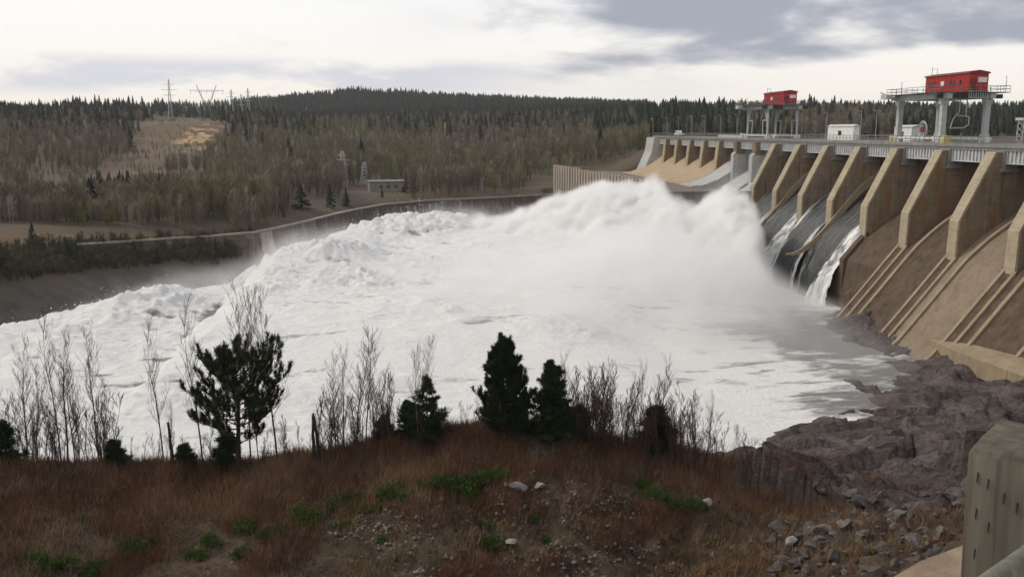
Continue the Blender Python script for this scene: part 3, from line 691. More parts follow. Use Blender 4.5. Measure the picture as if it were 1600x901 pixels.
# white curtain thrown off the divider walls
def curtain(k, w0=.6, w1=3.2):
    path = [(78.8, -17.4), (77.2, -19.4), (75.8, -21.2), (74.4, -23.3), (73.2, -25.5), (72.5, -28), (72.0, -31.4)]
    n = 40; P = np.array(path); s = np.linspace(0, len(P)-1, n); px_ = np.interp(s, range(len(P)), P[:, 0]); pz_ = np.interp(s, range(len(P)), P[:, 1])
    t_ = np.linspace(0, 1, 16); T, Sg = np.meshgrid(t_, np.linspace(0, 1, n), indexing='ij')
    wd = w0+(w1-w0)*Sg**1.5
    Xc = px_[None]-wd*T*.55-.5*fbm(T*3, Sg*6, 4.4+k, 3); Yc = YK(k)+.2+wd*T*.75+.35*fbm(T*4, Sg*9, 8.4+k, 3); Zc = pz_[None]+.5*np.sin(T*math.pi)*(1-Sg)+CZ+.25*fbm(T*6, Sg*14, 1.4+k, 3)
    i = np.arange(16*n).reshape(16, n)
    F = np.stack([i[:-1, :-1], i[:-1, 1:], i[1:, 1:], i[1:, :-1]], -1).reshape(-1, 4)
    o = npmesh('water_sheet', np.stack([Xc, Yc, Zc], -1).reshape(-1, 3), F, M['sheet'], smooth=True, attrs=dict(foam=(1-.35*T).ravel(), flow=(Sg*14).ravel())); tag(o, kind='structure')
curtain(2, 1.4, 5.0); curtain(4, 1.6, 5.0)

# far section ----------------------------------------------------
far_prof = [(104, -14), (94, -7.8), (90, -7.2), (87, -7.8), (84.5, -9.3), (82, -11.2), (79, -13), (75, -14.4), (72, -14.6)]
for k in range(7, 15):
    y0, y1 = YK(k)-PW, YK(k)+PW
    if k in (7, 8):
        dpart(MB().prism(rel([(83.5, -3.2), (83.5, -5.5), (82.6, -6.2), (82.3, -15), (100, -15), (100, -3.2)]), y0, y1), 'pier', M['grey'])
        dpart(MB().box(83.2, 85.6, y0-.05, y1+.05, CZ-6.2, CZ-3.1), 'bridge_seat', M['pier'])
    elif k < 14:
        dpart(MB().prism(rel([(83.3, -3.2), (82.6, -10.4), (86, -12), (100, -12), (100, -3.2)]), y0, y1), 'pier', M['pier'])
        dpart(MB().prism(rel([(83.32, -3.15), (83.05, -3.15), (82.3, -10.9), (82.6, -10.9)]), y0-.05, y1+.05), 'pier_nose', M['pier_face_lit'])
for k in range(6, 14):
    if k in (6, 7):
        dpart(MB().box(86, 86.5, YK(k)+PW, YK(k+1)-PW, CZ-15, CZ-4.4), 'sluice_gate', M['gate_grey'])
        dpart(MB().prism(rel([(86, -10.5), (79.5, -14.9), (86, -14.9)]), YK(k)+PW, YK(k+1)-PW), 'spillway_face', M['grey'])
    elif k == 8:
        gate(k, M['gate'], -9)
        bay_strip(far_prof, YK(k)-.5+PW, YK(k+1)+.5-PW, 'spillway_face', M['grey'])
    else:
        gate(k, M['gate'], -7.2, 88.5)
        bay_strip(far_prof, YK(k)-PW-.03, YK(k+1)+(PW if k == 13 else -PW-.03), 'spillway_face', M['ogee_far'])
# end abutment
dpart(MB().prism(rel([(82.5, -2.6), (81.8, -7.5), (78.2, -15.8), (100, -20), (100, -2.6)]), YK(14)-1.5, YK(14)+9), 'abutment', M['grey'])
# bridge deck
b = MB().box(84.2, 98, YK(-5), YK(14)+6, CZ-3.0, CZ-2.2); b.box(84.0, 84.5, YK(-5), YK(14)+6, CZ-2.6, CZ-2.05); dpart(b, 'deck', M['deck'])
for k in range(-4, 14):
    b = MB(); y0, y1 = YK(k)+PW+.4, YK(k+1)-PW-.4
    b.box(84.6, 84.9, y0, y1, CZ-4.7, CZ-3.0)
    n = 12
    for j in range(n+1):
        yy = y0+(y1-y0)*j/n; b.box(84.36, 84.6, yy-.14, yy+.14, CZ-4.62, CZ-3.0)
    b.box(84.3, 84.62, y0, y1, CZ-4.84, CZ-4.7)
    dpart(b, 'bridge_girder', M['girder'])
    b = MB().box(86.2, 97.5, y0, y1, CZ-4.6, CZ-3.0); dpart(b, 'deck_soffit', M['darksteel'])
b = MB(); ya, yb = YK(-5), YK(14)+6
for z in (-1.05, -1.5, -1.85): b.bar((84.3, ya, CZ+z), (84.3, yb, CZ+z), .045)
yy = ya
while yy < yb:
    b.bar((84.3, yy, CZ-2.2), (84.3, yy, CZ-1.0), .05); yy += 1.5
yy = ya
while yy < yb:
    b.bar((97, yy, CZ-2.2), (97, yy, CZ-1.1), .05); yy += 3
b.bar((97, ya, CZ-1.1), (97, yb, CZ-1.1), .05)
dpart(b, 'railing', M['rail'])
# basin platform in front of the far section
b = MB().box(58, 84, YK(6)+PW+.2, 338, -8, CZ-14.9); dpart(b, 'basin_slab', M['platform'])
b = MB().box(57.2, 82.5, YK(6)+PW-.5, YK(6)+PW+.2, -8, CZ-14.2); dpart(b, 'basin_wall', M['platform'])
# fluted wall
fw = empty('fluted_wall', (60, 260, 0), 0, 'pale fluted concrete wall of vertical ribs at the far end of the torrent', 'wall')
a_, b_ = at(868, 257, Y=322), at(1008, 278, Y=246)
a0, b0 = Vector((a_.x, a_.y, 0)), Vector((b_.x, b_.y, 0)); c0 = Vector((a0.x-14, a0.y+22, 0)); dirn = (b0-a0).normalized(); nrm = Vector((-dirn.y, dirn.x, 0)); nrm = -nrm if nrm.x > 0 else nrm
b = MB(); n = 30
def fpt(p, z): return (p.x-60, p.y-260, z)
for i in range(n):
    p = a0+(b0-a0)*(i/n); q = a0+(b0-a0)*((i+1)/n); zt = CZ-11.9-(i > 9)*.5-i*.02
    b.add([fpt(p, 6), fpt(q, 6), fpt(q, zt-.5), fpt(p, zt-.5), fpt(p-nrm, 6), fpt(q-nrm, 6), fpt(q-nrm, zt-.5), fpt(p-nrm, zt-.5)], [(0, 1, 2, 3), (4, 7, 6, 5), (3, 2, 6, 7), (0, 3, 7, 4), (1, 5, 6, 2)])
wl = b.build('wall_panel', M['platform'], fw)
for i in range(n):
    p = a0+(b0-a0)*((i+.2)/n); q = a0+(b0-a0)*((i+.72)/n); zt = CZ-11.9-(i > 9)*.5-i*.02+rng.normal()*.08; e = nrm*.9
    b = MB().add([fpt(p+e, 6), fpt(q+e, 6), fpt(q+e, zt), fpt(p+e, zt), fpt(p-nrm*.2, 6), fpt(q-nrm*.2, 6), fpt(q-nrm*.2, zt), fpt(p-nrm*.2, zt)], [(0, 1, 2, 3), (4, 7, 6, 5), (3, 2, 6, 7), (0, 3, 7, 4), (1, 5, 6, 2)])
    b.build('rib', M['fluted'], fw)

# left river wall
rw = empty('river_wall', (WALL[5].x, WALL[5].y, 0), 0, 'long brown concrete retaining wall along the far bank, stained and streaked', 'wall')
P = [Vector((p.x, p.y, 0)) for p in WALL]; V = []; ctr = Vector((WALL[5].x, WALL[5].y, 0))
def resample(P, step):
    o = []; 
    for a, b in zip(P[:-1], P[1:]):
        n = max(1, int((b-a).length/step))
        for i in range(n): o.append(a+(b-a)*(i/n))
    return o+[P[-1]]
Q = resample(P, 3.0); b = MB(); cp = MB()
nr = []
for i, p in enumerate(Q):
    d = (Q[min(i+1, len(Q)-1)]-Q[max(i-1, 0)]).normalized(); n_ = Vector((d.y, -d.x, 0)); nr.append(n_)
for i in range(len(Q)-1):
    v = []
    for j in (i, i+1):
        p = Q[j]-ctr; n_ = nr[j]; v += [p+Vector((0, 0, 8.7))-n_*.9, p+Vector((0, 0, 8.7)), p+n_*2.2+Vector((0, 0, -4)), p-n_*.9+Vector((0, 0, -4))]
    b.add(v, [(0, 1, 5, 4), (1, 2, 6, 5), (0, 4, 7, 3)])
    v = []
    for j in (i, i+1):
        p = Q[j]-ctr; n_ = nr[j]; v += [p+Vector((0, 0, 9.05))-n_*1.1, p+Vector((0, 0, 9.05))+n_*.25, p+n_*.25+Vector((0, 0, 8.7)), p-n_*1.1+Vector((0, 0, 8.7))]
    cp.add(v, [(0, 1, 5, 4), (1, 2, 6, 5), (2, 3, 7, 6), (0, 4, 7, 3)])
b.build('wall_face', M['wall'], rw); cp.build('coping', M['copper'], rw)
def on_wall(px):
    best = min(range(len(Q)), key=lambda i: abs(proj(Q[i].x, Q[i].y, 40-9)[0]-px)); return Q[best], nr[best]
for px, wd, m in ((410, 2.6, 'grey'),):
    p, n_ = on_wall(px); d = Vector((-n_.y, n_.x, 0)); b = MB(); vv = []
    for s_ in (-wd, wd):
        for o2, z in ((.15, 8.6), (1.2, 2.5)): vv.append(p-ctr+d*s_+n_*(o2+.06)+Vector((0, 0, z)))
    for s_ in (-wd, wd):
        for o2, z in ((-.3, 8.6), (.5, 2.5)): vv.append(p-ctr+d*s_+n_*o2+Vector((0, 0, z)))
    b.add(vv, [(0, 2, 3, 1), (0, 4, 6, 2), (0, 1, 5, 4), (2, 6, 7, 3)]); o = b.build('wall_patch', M['fluted'], rw); o['label'] = 'paler patched panel'
p, n_ = on_wall(487); d = Vector((-n_.y, n_.x, 0)); b = MB()
for s_ in (-.7, .7): b.bar(p-ctr+d*s_+n_*.6+Vector((0, 0, 9.0)), p-ctr+d*s_+n_*1.9+Vector((0, 0, 1)), .16)
for i in range(14): z = 1.4+i*.55; k_ = (8.7-z)/8; b.bar(p-ctr-d*.7+n_*(.6+1.3*k_)+Vector((0, 0, z)), p-ctr+d*.7+n_*(.6+1.3*k_)+Vector((0, 0, z)), .06)
b.build('ladder', M['darksteel'], rw)
for i in range(11):
    p, n_ = on_wall(605+i*8); d = Vector((-n_.y, n_.x, 0)); zt = 8.0-rng.random()*.6; zb = zt-1.6-rng.random()*1.6
    b = MB(); vv = []
    for z, s_ in ((zt, .45), (zb, .15)):
        for q in (-1, 1): vv += [p-ctr+d*q*s_+n_*(.35+(8.7-z)/12.7*2.2)+Vector((0, 0, z))]
    for z, s_ in ((zt, .45), (zb, .15)):
        for q in (-1, 1): vv += [p-ctr+d*q*s_+n_*(-.1+(8.7-z)/12.7*2.2)+Vector((0, 0, z))]
    b.add(vv, [(0, 1, 3, 2), (0, 2, 6, 4), (1, 5, 7, 3), (0, 4, 5, 1), (2, 3, 7, 6)]); b.build('wall_drain', M['fluted'], rw)

# right-hand concrete apron that runs out of the dam toe
ap = [at(1452, 530, z=-28.4), at(1510, 533, z=-27.4), at(1700, 556, z=-26), at(1720, 625, z=-26), at(1600, 588, z=-27), at(1540, 566, z=-27.5), at(1490, 547, z=-28)]
b = MB(); n = len(ap); b.add([(p.x, p.y, p.z) for p in ap]+[(p.x, p.y, p.z-2.2) for p in ap], [tuple(range(n))]+[(i, i+n, (i+1) % n+n, (i+1) % n) for i in range(n)])
o = b.build('concrete_apron', M['kerb']); tag(o, 'tan concrete apron slab on the dark rock at the foot of the dam', 'apron')

# ---------------------------------------------------------------- gantry cranes
def crane(lattice):
    # origin: deck level at the near river-side leg; x away from the river, y along the dam
    c = empty('gantry_crane', (0, 0, 0)); L, Wd, H = 13.9, 7.5, 7.2
    legs = [(0, 0), (0, L), (Wd, 0), (Wd, L)]
    for x, y in legs:
        b = MB()
        if lattice:
            b.bar((x, y, 0), (x, y, H), .30, .30); s = 1 if y == 0 else -1
            b.bar((x, y, H*.45), (x, y+s*2.0, H), .2); b.bar((x, y+s*2.0, H), (x, y+s*.2, H*.5), .14)
            b.bar((x, y+s*3.0, 0), (x, y+s*3.4, H*.62), .14); b.bar((x, y+s*3.4, H*.62), (x, y+s*1.2, H*.62), .14)
        else:
            b.box(x-.42, x+.42, y-.42, y+.42, 0, H); b.box(x-.6, x+.6, y-.6, y+.6, H-.9, H-.02)
            b.box(x-.55, x+.55, y-.55, y+.55, .8, 1.5)
        b.build('leg', M['galv'], c)
    for x in (0, Wd):
        b = MB().box(x-.45, x+.45, -1.6, L+1.2, H, H+.75); b.box(x-.6, x+.6, -1.7, L+1.3, H+.75, H+.87); b.build('side_beam', M['galv'], c)
    for y in (0, L):
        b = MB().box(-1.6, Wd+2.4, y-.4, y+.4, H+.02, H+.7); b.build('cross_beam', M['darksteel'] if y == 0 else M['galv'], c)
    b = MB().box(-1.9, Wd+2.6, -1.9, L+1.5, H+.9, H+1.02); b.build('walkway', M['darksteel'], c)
    b = MB()
    for (x0, y0), (x1, y1) in zip([(-1.9, -1.9), (Wd+2.6, -1.9), (Wd+2.6, L+1.5), (-1.9, L+1.5)], [(Wd+2.6, -1.9), (Wd+2.6, L+1.5), (-1.9, L+1.5), (-1.9, -1.9)]):
        for z in (1.5, 2.0): b.bar((x0, y0, H+z), (x1, y1, H+z), .04)
        m_ = int(math.hypot(x1-x0, y1-y0)/1.6)
        for i in range(m_): b.bar((x0+(x1-x0)*i/m_, y0+(y1-y0)*i/m_, H+1), (x0+(x1-x0)*i/m_, y0+(y1-y0)*i/m_, H+2.0), .04)
    b.build('handrail', M['rail'], c)
    for x in (0, Wd):
        sb = MB().box(x-.5, x+.5, -1.2, L+1.2, .55, .95); sb.box(x-.4, x+.4, -1.2, 1.0, 0.02, .55); sb.box(x-.4, x+.4, L-1.0, L+1.2, 0.02, .55)
        s_ = sb.build('sill_beam', M['white'], c)
        for y in () if lattice or x else (-1.6, L+1.6): MB().box(x-.6, x+.6, y-.38, y+.38, .02, 1.2).build('buffer', M['yellow'], s_)
    # machinery house
    hx0, hx1, hy0, hy1, hz = 3.2, 6.5, -1.4, L-2.2, H+1.05
    hb = MB().box(hx0, hx1, hy0, hy1, hz, hz+2.9)
    for i in range(24): yy = hy0+.3+i*(hy1-hy0-.6)/23; hb.box(hx0-.06, hx0, yy-.08, yy+.08, hz+.05, hz+2.85)
    house = hb.build('machinery_house', M['red'], c)
    rf = MB(); xm = (hx0+hx1)/2; rf.prism([(hx0-.25, hz+2.9), (hx0-.1, hz+3.15), (xm, hz+3.45), (hx1+.1, hz+3.15), (hx1+.25, hz+2.9)], hy0-.2, hy1+.2); rf.build('roof', M['redroof'], house)
    for i, (yy, w_, wh) in enumerate([(1.2, .5, 0), (3.0, .5, 0), (4.0, .5, 0), (6.2, 1.0, 1), (9.0, .55, 0), (10.2, .55, 0)]):
        f = MB().box(hx0-.14, hx0-.02, yy-w_/2, yy+w_/2, hz+1.2, hz+2.0).build('window', M['white'] if wh else M['glass'], house)
    MB().box(hx0+.3, hx0+1.2, hy0-.1, hy0-.02, hz+.1, hz+2.0).build('door', M['redroof'], house)
    MB().box(hx0+1.5, hx1-.3, hy0-.12, hy0-.02, hz+1.5, hz+2.3).build('sign_panel', M['white'], house)
    b = MB()
    for i in range(9): b.box(hx0-.05+i*.4, hx0+.05+i*.4, hy0-.35, hy0-.25, hz-.9, hz+.2)
    b.box(hx0, hx0+3.3, hy0-.4, hy0-.22, hz-1.0, hz-.9); b.build('end_ladder', M['galv'], c)
    b = MB(); b.bar((hx0+.5, hy1-1, hz+3.3), (hx0+.5, hy1-1, hz+4.6), .05); b.bar((hx0+.9, hy1-2, hz+3.3), (hx0+.9, hy1-2, hz+4.3), .04); b.bar((hx0+.5, hy1-1, hz+4.3), (hx0+.9, hy1-2, hz+4.3), .03)
    b.build('antenna_frame', M['rail'], c)
    MB().bar((Wd+2, -1.6, H+1), (Wd+2, -1.6, H+3.6), .05).build('mast', M['rail'], c); MB().bar((-1.6, L-3, H+1), (-1.6, L-3, H+3.2), .05).build('mast', M['rail'], c)
    b = MB(); b.bar((-1.7, L+1.3, H+.9), (-3.2, L+1.3, H+1.5), .1); b.box(-3.0, -1.7, L-.5, L+1.5, H+.3, H+1.1); b.build('end_platform', M['galv'], c)
    if not lattice:
        b = MB()
        for i in range(18):
            a1, a2 = 2*math.pi*i/18, 2*math.pi*(i+1)/18
            b.bar((.9, 7.5+1.35*math.cos(a1), 2.2+1.35*math.sin(a1)), (.9, 7.5+1.35*math.cos(a2), 2.2+1.35*math.sin(a2)), .16)
        for i in range(6): a1 = math.pi*i/6; b.bar((.9, 7.5+1.3*math.cos(a1), 2.2+1.3*math.sin(a1)), (.9, 7.5-1.3*math.cos(a1), 2.2-1.3*math.sin(a1)), .06)
        rl = b.build('cable_reel', M['galv'], c); MB().bar((.7, 7.5, 2.2), (1.1, 7.5, 2.2), .5, .5, 14).build('hub', M['redroof'], rl)
        b = MB(); z0 = 3.0
        for (p, q) in [((5.2, 1, z0), (5.2, 1, z0+1.3)), ((5.2, 1, z0+1.3), (3.2, 1, z0+1.5)), ((3.2, 1, z0+1.9), (2.4, 1, z0+.9)), ((2.4, 1, z0+.9), (2.0, 1, z0-.6)), ((2.0, 1, z0-.6), (4.4, 1, z0-.5)), ((4.4, 1, z0-.5), (5.2, 1, z0)), ((3.4, 1, z0+1.9), (3.4, 1, H)), ((4.6, 1, z0+1.3), (4.6, 1, H))]: b.bar(p, q, .11)
        b.build('hoist_frame', M['galv'], c)
    b = MB(); b.bar((.5, L, 3.2), (.5, 0, 3.6), .03) if False else None
    return c
c1 = crane(False); c1.location = (86, 146.8, CZ-2.15)
tag(c1, 'nearer grey gantry crane with a long red machinery house and yellow buffers, on box legs', 'gantry crane', 'gantry cranes on the dam deck')
c2 = crane(True); c2.location = (86, 224, CZ-2.15)
tag(c2, 'farther gantry crane with forked grey legs and a faded red machinery house', 'gantry crane', 'gantry cranes on the dam deck')
# tower frame cut by the right edge
p = at(1597, 214, X=88); t2 = empty('service_frame', (p.x, p.y, CZ-2.15), 0, 'narrow grey lattice tower frame at the right edge of the photo, on the deck', 'tower')
for x, y in ((0, 0), (0, 1.4), (1.6, 0), (1.6, 1.4)): MB().bar((x, y, 0), (x*.8+.1, y*.9, 3.5), .1).build('leg', M['galv'], t2)
b = MB()
for i in range(4): b.bar((0, 0, i*.9), (0, 1.4, i*.9+.9), .05); b.bar((0, 1.4, i*.9), (0, 0, i*.9+.9), .05); b.bar((0, 0, i*.9), (1.6, 0, i*.9+.9), .05)
b.box(-.2, 1.8, -.2, 1.6, 3.5, 3.9); b.build('brace', M['galv'], t2)
# deck buildings and odds
def house(name, px0, px1, pyt, X, depth, lab, hroof=.0, mt='white'):
    a = at(px0, 213, X=X); b_ = at(px1, 213, X=X); y1, y0 = a.y, b_.y
    h = at(px0, pyt, Y=y1).z-(CZ-2.2)
    e = empty(name, (X, (y0+y1)/2, CZ-2.2), 0, lab, 'hut'); hl = (y1-y0)/2
    MB().box(0, depth, -hl, hl, 0, h).build('wall', M[mt], e)
    MB().prism([(-.2, h+.01), (depth/2, h+.45), (depth+.2, h+.01)], -hl-.2, hl+.2).build('roof', M['girder'], e)
    MB().box(-.05, -.005, -hl*.1, hl*.15, h*.35, h*.7).build('window', M['glass'], e)
    return e
house('control_hut', 1293, 1333, 198, 90, 1.3, 'long white hut on the dam deck between the two cranes')
house('equipment_hut', 1397, 1424, 199, 92.5, 2.5, 'small white equipment hut behind the near crane leg')
# white pickup truck on the far deck
pt = at(1055, 212, X=86); tr = empty('pickup_truck', (86.5, pt.y, CZ-2.2), 0, 'small white truck parked near the far end of the deck', 'truck')
bd = MB().prism([(0, .5), (0, 1.1), (1.9, 1.1), (1.9, .5)], -2.8, 2.8).box(0.02, 1.88, .6, 2.4, 1.1, 2.0).build('body', M['white'], tr)
MB().box(-.01, 1.91, .9, 2.1, 1.25, 1.85).build('window', M['glass'], tr)
for x in (.05, 1.65):
    for y in (-1.8, 1.8): MB().bar((x, y, .42), (x+.25, y, .42), .42, .42, 12).build('wheel', M['darksteel'], tr)
pt = at(1122, 214, X=86); pt2 = at(1160, 214, X=86)
o = MB().box(0, 1.2, 0, pt.y-pt2.y, 0, .8); o.box(.1, 1.1, .4, 2, .8, 1.3); o = o.build('stoplog', M['white']); o.location = (86, pt2.y, CZ-2.19)
tag(o, 'long white stoplog beam lying on the deck left of the far crane', 'beam')
# lamp posts along the far deck
def lamp():
    e = empty('lamp_post'); MB().bar((0, 0, 0), (0, 0, 6.2), .07, .04, 6).build('pole', M['galv'], e)
    b = MB().bar((0, 0, 6.1), (-.5, 0, 6.25), .04); b.box(-.8, -.4, -.12, .12, 6.2, 6.32); b.build('lamp_head', M['galv'], e); return e
lp = lamp(); first = True
for px in (1020, 1042, 1060, 1081, 1101, 1125, 1151, 1252, 1290, 1344, 1368):
    a = at(px, 212, X=96.5 if px > 1200 else 85.2); q = lp if first else copy_tree(lp); first = False
    q.location = (a.x, a.y, CZ-2.2); tag(q, 'thin grey lamp post in the row along the dam deck', 'lamp post', 'lamp posts along the dam deck')

# ---------------------------------------------------------------- small far buildings and pylons
def ground_at(px, Y): 
    d = ray(px, 203); X = d.x/d.y*Y; return X, Y, float(far_h(np.array([[X]]), np.array([[Y]]))[0, 0])
X_, Y_, z_ = ground_at(607, 318); e = empty('substation_building', (X_, Y_, z_-.6), R(8), 'low pale building behind the far river wall', 'building')
MB().box(-7, 7, -4, 4, 0, 4.2).build('wall', M['bldg'], e); MB().box(-7.4, 7.4, -4.4, 4.4, 4.2, 4.5).build('roof', M['deck'], e)
MB().box(5.2, 6.6, -4.06, -4.01, .8, 3.4).build('door', M['white'], e)
for x in (-4, -1.5, 1): MB().box(x, x+1.2, -4.06, -4.01, 2.2, 3.2).build('window', M['glass'], e)
def pylon(px, Y, top_py, kind, lab, w_=None):
    X, Y, z = ground_at(px, Y); zt = at(px, top_py, Y=Y).z; h = zt-z
    e = empty('pylon', (X, Y, z), R(rng.uniform(-10, 10)), lab, 'pylon', 'power line pylons on the far hill'); r = w_ or max(.09, Y*.00019)
    t = MB(); a = MB()
    if kind == 'mast':
        for s in (-1, 1):
            for q in (-1, 1): t.bar((s*1.8, q*1.8, 0), (s*.3, q*.3, h), r)
        for i in range(7):
            k0, k1 = i/7, (i+1)/7; w0, w1 = 1.8*(1-k0)+.3*k0, 1.8*(1-k1)+.3*k1
            t.bar((-w0, -w0, h*k0), (w1, -w1, h*k1), r*.6); t.bar((w0, -w0, h*k0), (-w1, -w1, h*k1), r*.6)
        for zz, l in ((.62, 5.5*min(1, h/38)), (.75, 7.0*min(1, h/38)), (.88, 4.5*min(1, h/38))): a.bar((-l, 0, h*zz), (l, 0, h*zz), r)
    elif kind == 'vee':
        for s in (-1, 1):
            t.bar((s*3.5, 0, 0), (s*1.5, 0, h*.45), r*1.5); t.bar((s*1.5, 0, h*.45), (s*7.5, 0, h*1.0), r*1.6); t.bar((s*.4, 0, h*.45), (s*5.6, 0, h*.84), r*.8)
        a.bar((-13, 0, h*.86), (13, 0, h*.86), r*1.1); a.bar((-9, 0, h*.83), (9, 0, h*.83), r*.7)
        for x in (-12, -4, 0, 4, 12): a.bar((x, 0, h*.86), (x, 0, h*.76), r*.8)
    else:
        for s in (-2.5, 2.5): t.bar((s, 0, 0), (s, 0, h), r)
        a.bar((-6, 0, h*.9), (6, 0, h*.9), r)
        for x in (-5.5, 0, 5.5): a.bar((x, 0, h*.9), (x, 0, h*.82), r*1.4)
    t.build('tower', M['galv'] if kind != 'vee' else M['rail'], e); a.build('crossarm', M['rail'] if kind == 'vee' else M['galv'], e)
pylon(268, 900, 124, 'mast', 'tall lattice pylon on the hilltop, leftmost on the skyline')
pylon(326, 760, 133, 'vee', 'wide V-shaped pylon with a long crossarm above the cleared slope')
pylon(364, 1100, 140, 'mast', 'thin skyline pylon just right of the V-shaped one')
pylon(390, 1150, 138, 'mast', 'taller thin pylon in the dip of the skyline')
pylon(379, 1300, 147, 'mast', 'shorter thin pylon between two taller ones in the skyline dip')
pylon(413, 1250, 146, 'vee', 'faint rightmost pylon with a crossarm in the skyline dip')
pylon(534, 345, 236, 'mast', 'slender pale lattice pylon left of the pale low building', .14)
pylon(568, 350, 253, 'mast', 'shorter lattice pylon just left of the pale low building', .14)

# ---------------------------------------------------------------- trees
def tube_np(segs, n=3):
    segs = [s for s in segs if (Vector(s[1])-Vector(s[0])).length > 1e-4]
    A = np.array([s[0] for s in segs], float); B = np.array([s[1] for s in segs], float); ra = np.array([s[2] for s in segs]); rb = np.array([s[3] for s in segs])
    D = B-A; D /= np.linalg.norm(D, axis=1)[:, None]; ref = np.where(np.abs(D[:, 2:3]) > .9, [[1., 0, 0]], [[0, 0, 1.]])
    U = np.cross(D, ref); U /= np.linalg.norm(U, axis=1)[:, None]; Wv = np.cross(D, U)
    V = []
    for P_, r_ in ((A, ra), (B, rb)):
        for i in range(n):
            a = 2*math.pi*i/n; V.append(P_+(U*math.cos(a)+Wv*math.sin(a))*r_[:, None])
    V = np.stack(V, 1); m = len(A); base = (np.arange(m)*2*n)[:, None, None]
    f = np.array([[i, (i+1) % n, (i+1) % n+n, i+n] for i in range(n)])[None]
    return V.reshape(-1, 3), (base+f).reshape(-1, 4)
def grow_bare(h, rnd, r0, lean=0, nb=14, spread=.5, twig=True, start=.25, up=.75, mint=.012):
    trunk = []; br = []
    pts = []; p = Vector((0, 0, 0)); d = Vector((lean, rnd.uniform(-.05, .05), 1)).normalized(); n = 12
    for i in range(n+1):
        pts.append(p.copy()); d = (d+Vector((rnd.gauss(0, .05), rnd.gauss(0, .05), .03))).normalized(); p = p+d*(h/n)
    R_ = lambda t: max(r0*(1-t)**.8, mint)
    for i in range(n): trunk.append((pts[i], pts[i+1], R_(i/n), R_((i+1)/n)))
    def branch(p, d, L, r, lvl):
        n_ = 4 if lvl < 2 else 3; q = p
        for i in range(n_):
            d = (d+Vector((rnd.gauss(0, .12), rnd.gauss(0, .12), .10))).normalized(); q2 = q+d*(L/n_)
            ra, rb = max(r*(1-i/n_*.8), mint*.7), max(r*(1-(i+1)/n_*.8), mint*.6); br.append((q, q2, ra, rb))
            if lvl < (3 if twig else 1):
                for _ in range(2 if lvl < 2 else 1):
                    if rnd.random() < .75:
                        a = rnd.uniform(0, 6.283); s = Vector((math.cos(a), math.sin(a), rnd.uniform(.2, .9))).normalized()
                        branch(q2, (d*.8+s*.6).normalized(), L*rnd.uniform(.35, .6), r*.5, lvl+1)
            q = q2
    for i in range(nb):
        t = start+(1-start)*(i+rnd.random())/nb; k = min(int(t*n), n-1); p = pts[k].lerp(pts[k+1], t*n-k)
        a = rnd.uniform(0, 6.283); d = Vector((math.cos(a)*spread, math.sin(a)*spread, up+rnd.uniform(-.1, .2))).normalized()
        branch(p, d, h*rnd.uniform(.14, .26)*(1.25-t*.7), R_(t)*.55, 1)
    return trunk, br
def bare_tree(h, seed, r0, m1='twig', m2='twig', **kw):
    rnd = random.Random(seed); tr, br = grow_bare(h, rnd, r0, **kw); e = empty('bare_tree')
    npmesh('trunk', *tube_np(tr, 6), M[m1], e); npmesh('crown', *tube_np(br, 3), M[m2], e); return e
def needle_clumps(pts, dirs, rnd, n=14, L=.28, w=.02, cone=.9):
    m = len(pts)*n; P = np.repeat(np.array(pts, float), n, 0); D = np.repeat(np.array(dirs, float), n, 0)
    R_ = rnd.normal(size=(m, 3))*cone+D*1.1; R_ /= np.linalg.norm(R_, axis=1)[:, None]
    s = np.cross(R_, rnd.normal(size=(m, 3))); s /= np.linalg.norm(s, axis=1)[:, None]; l = L*rnd.uniform(.6, 1.1, (m, 1))
    V = np.stack([P-s*w, P+s*w, P+R_*l+s*w*.5, P+R_*l-s*w*.5], 1).reshape(-1, 3)
    return V, np.arange(m*4).reshape(-1, 4)
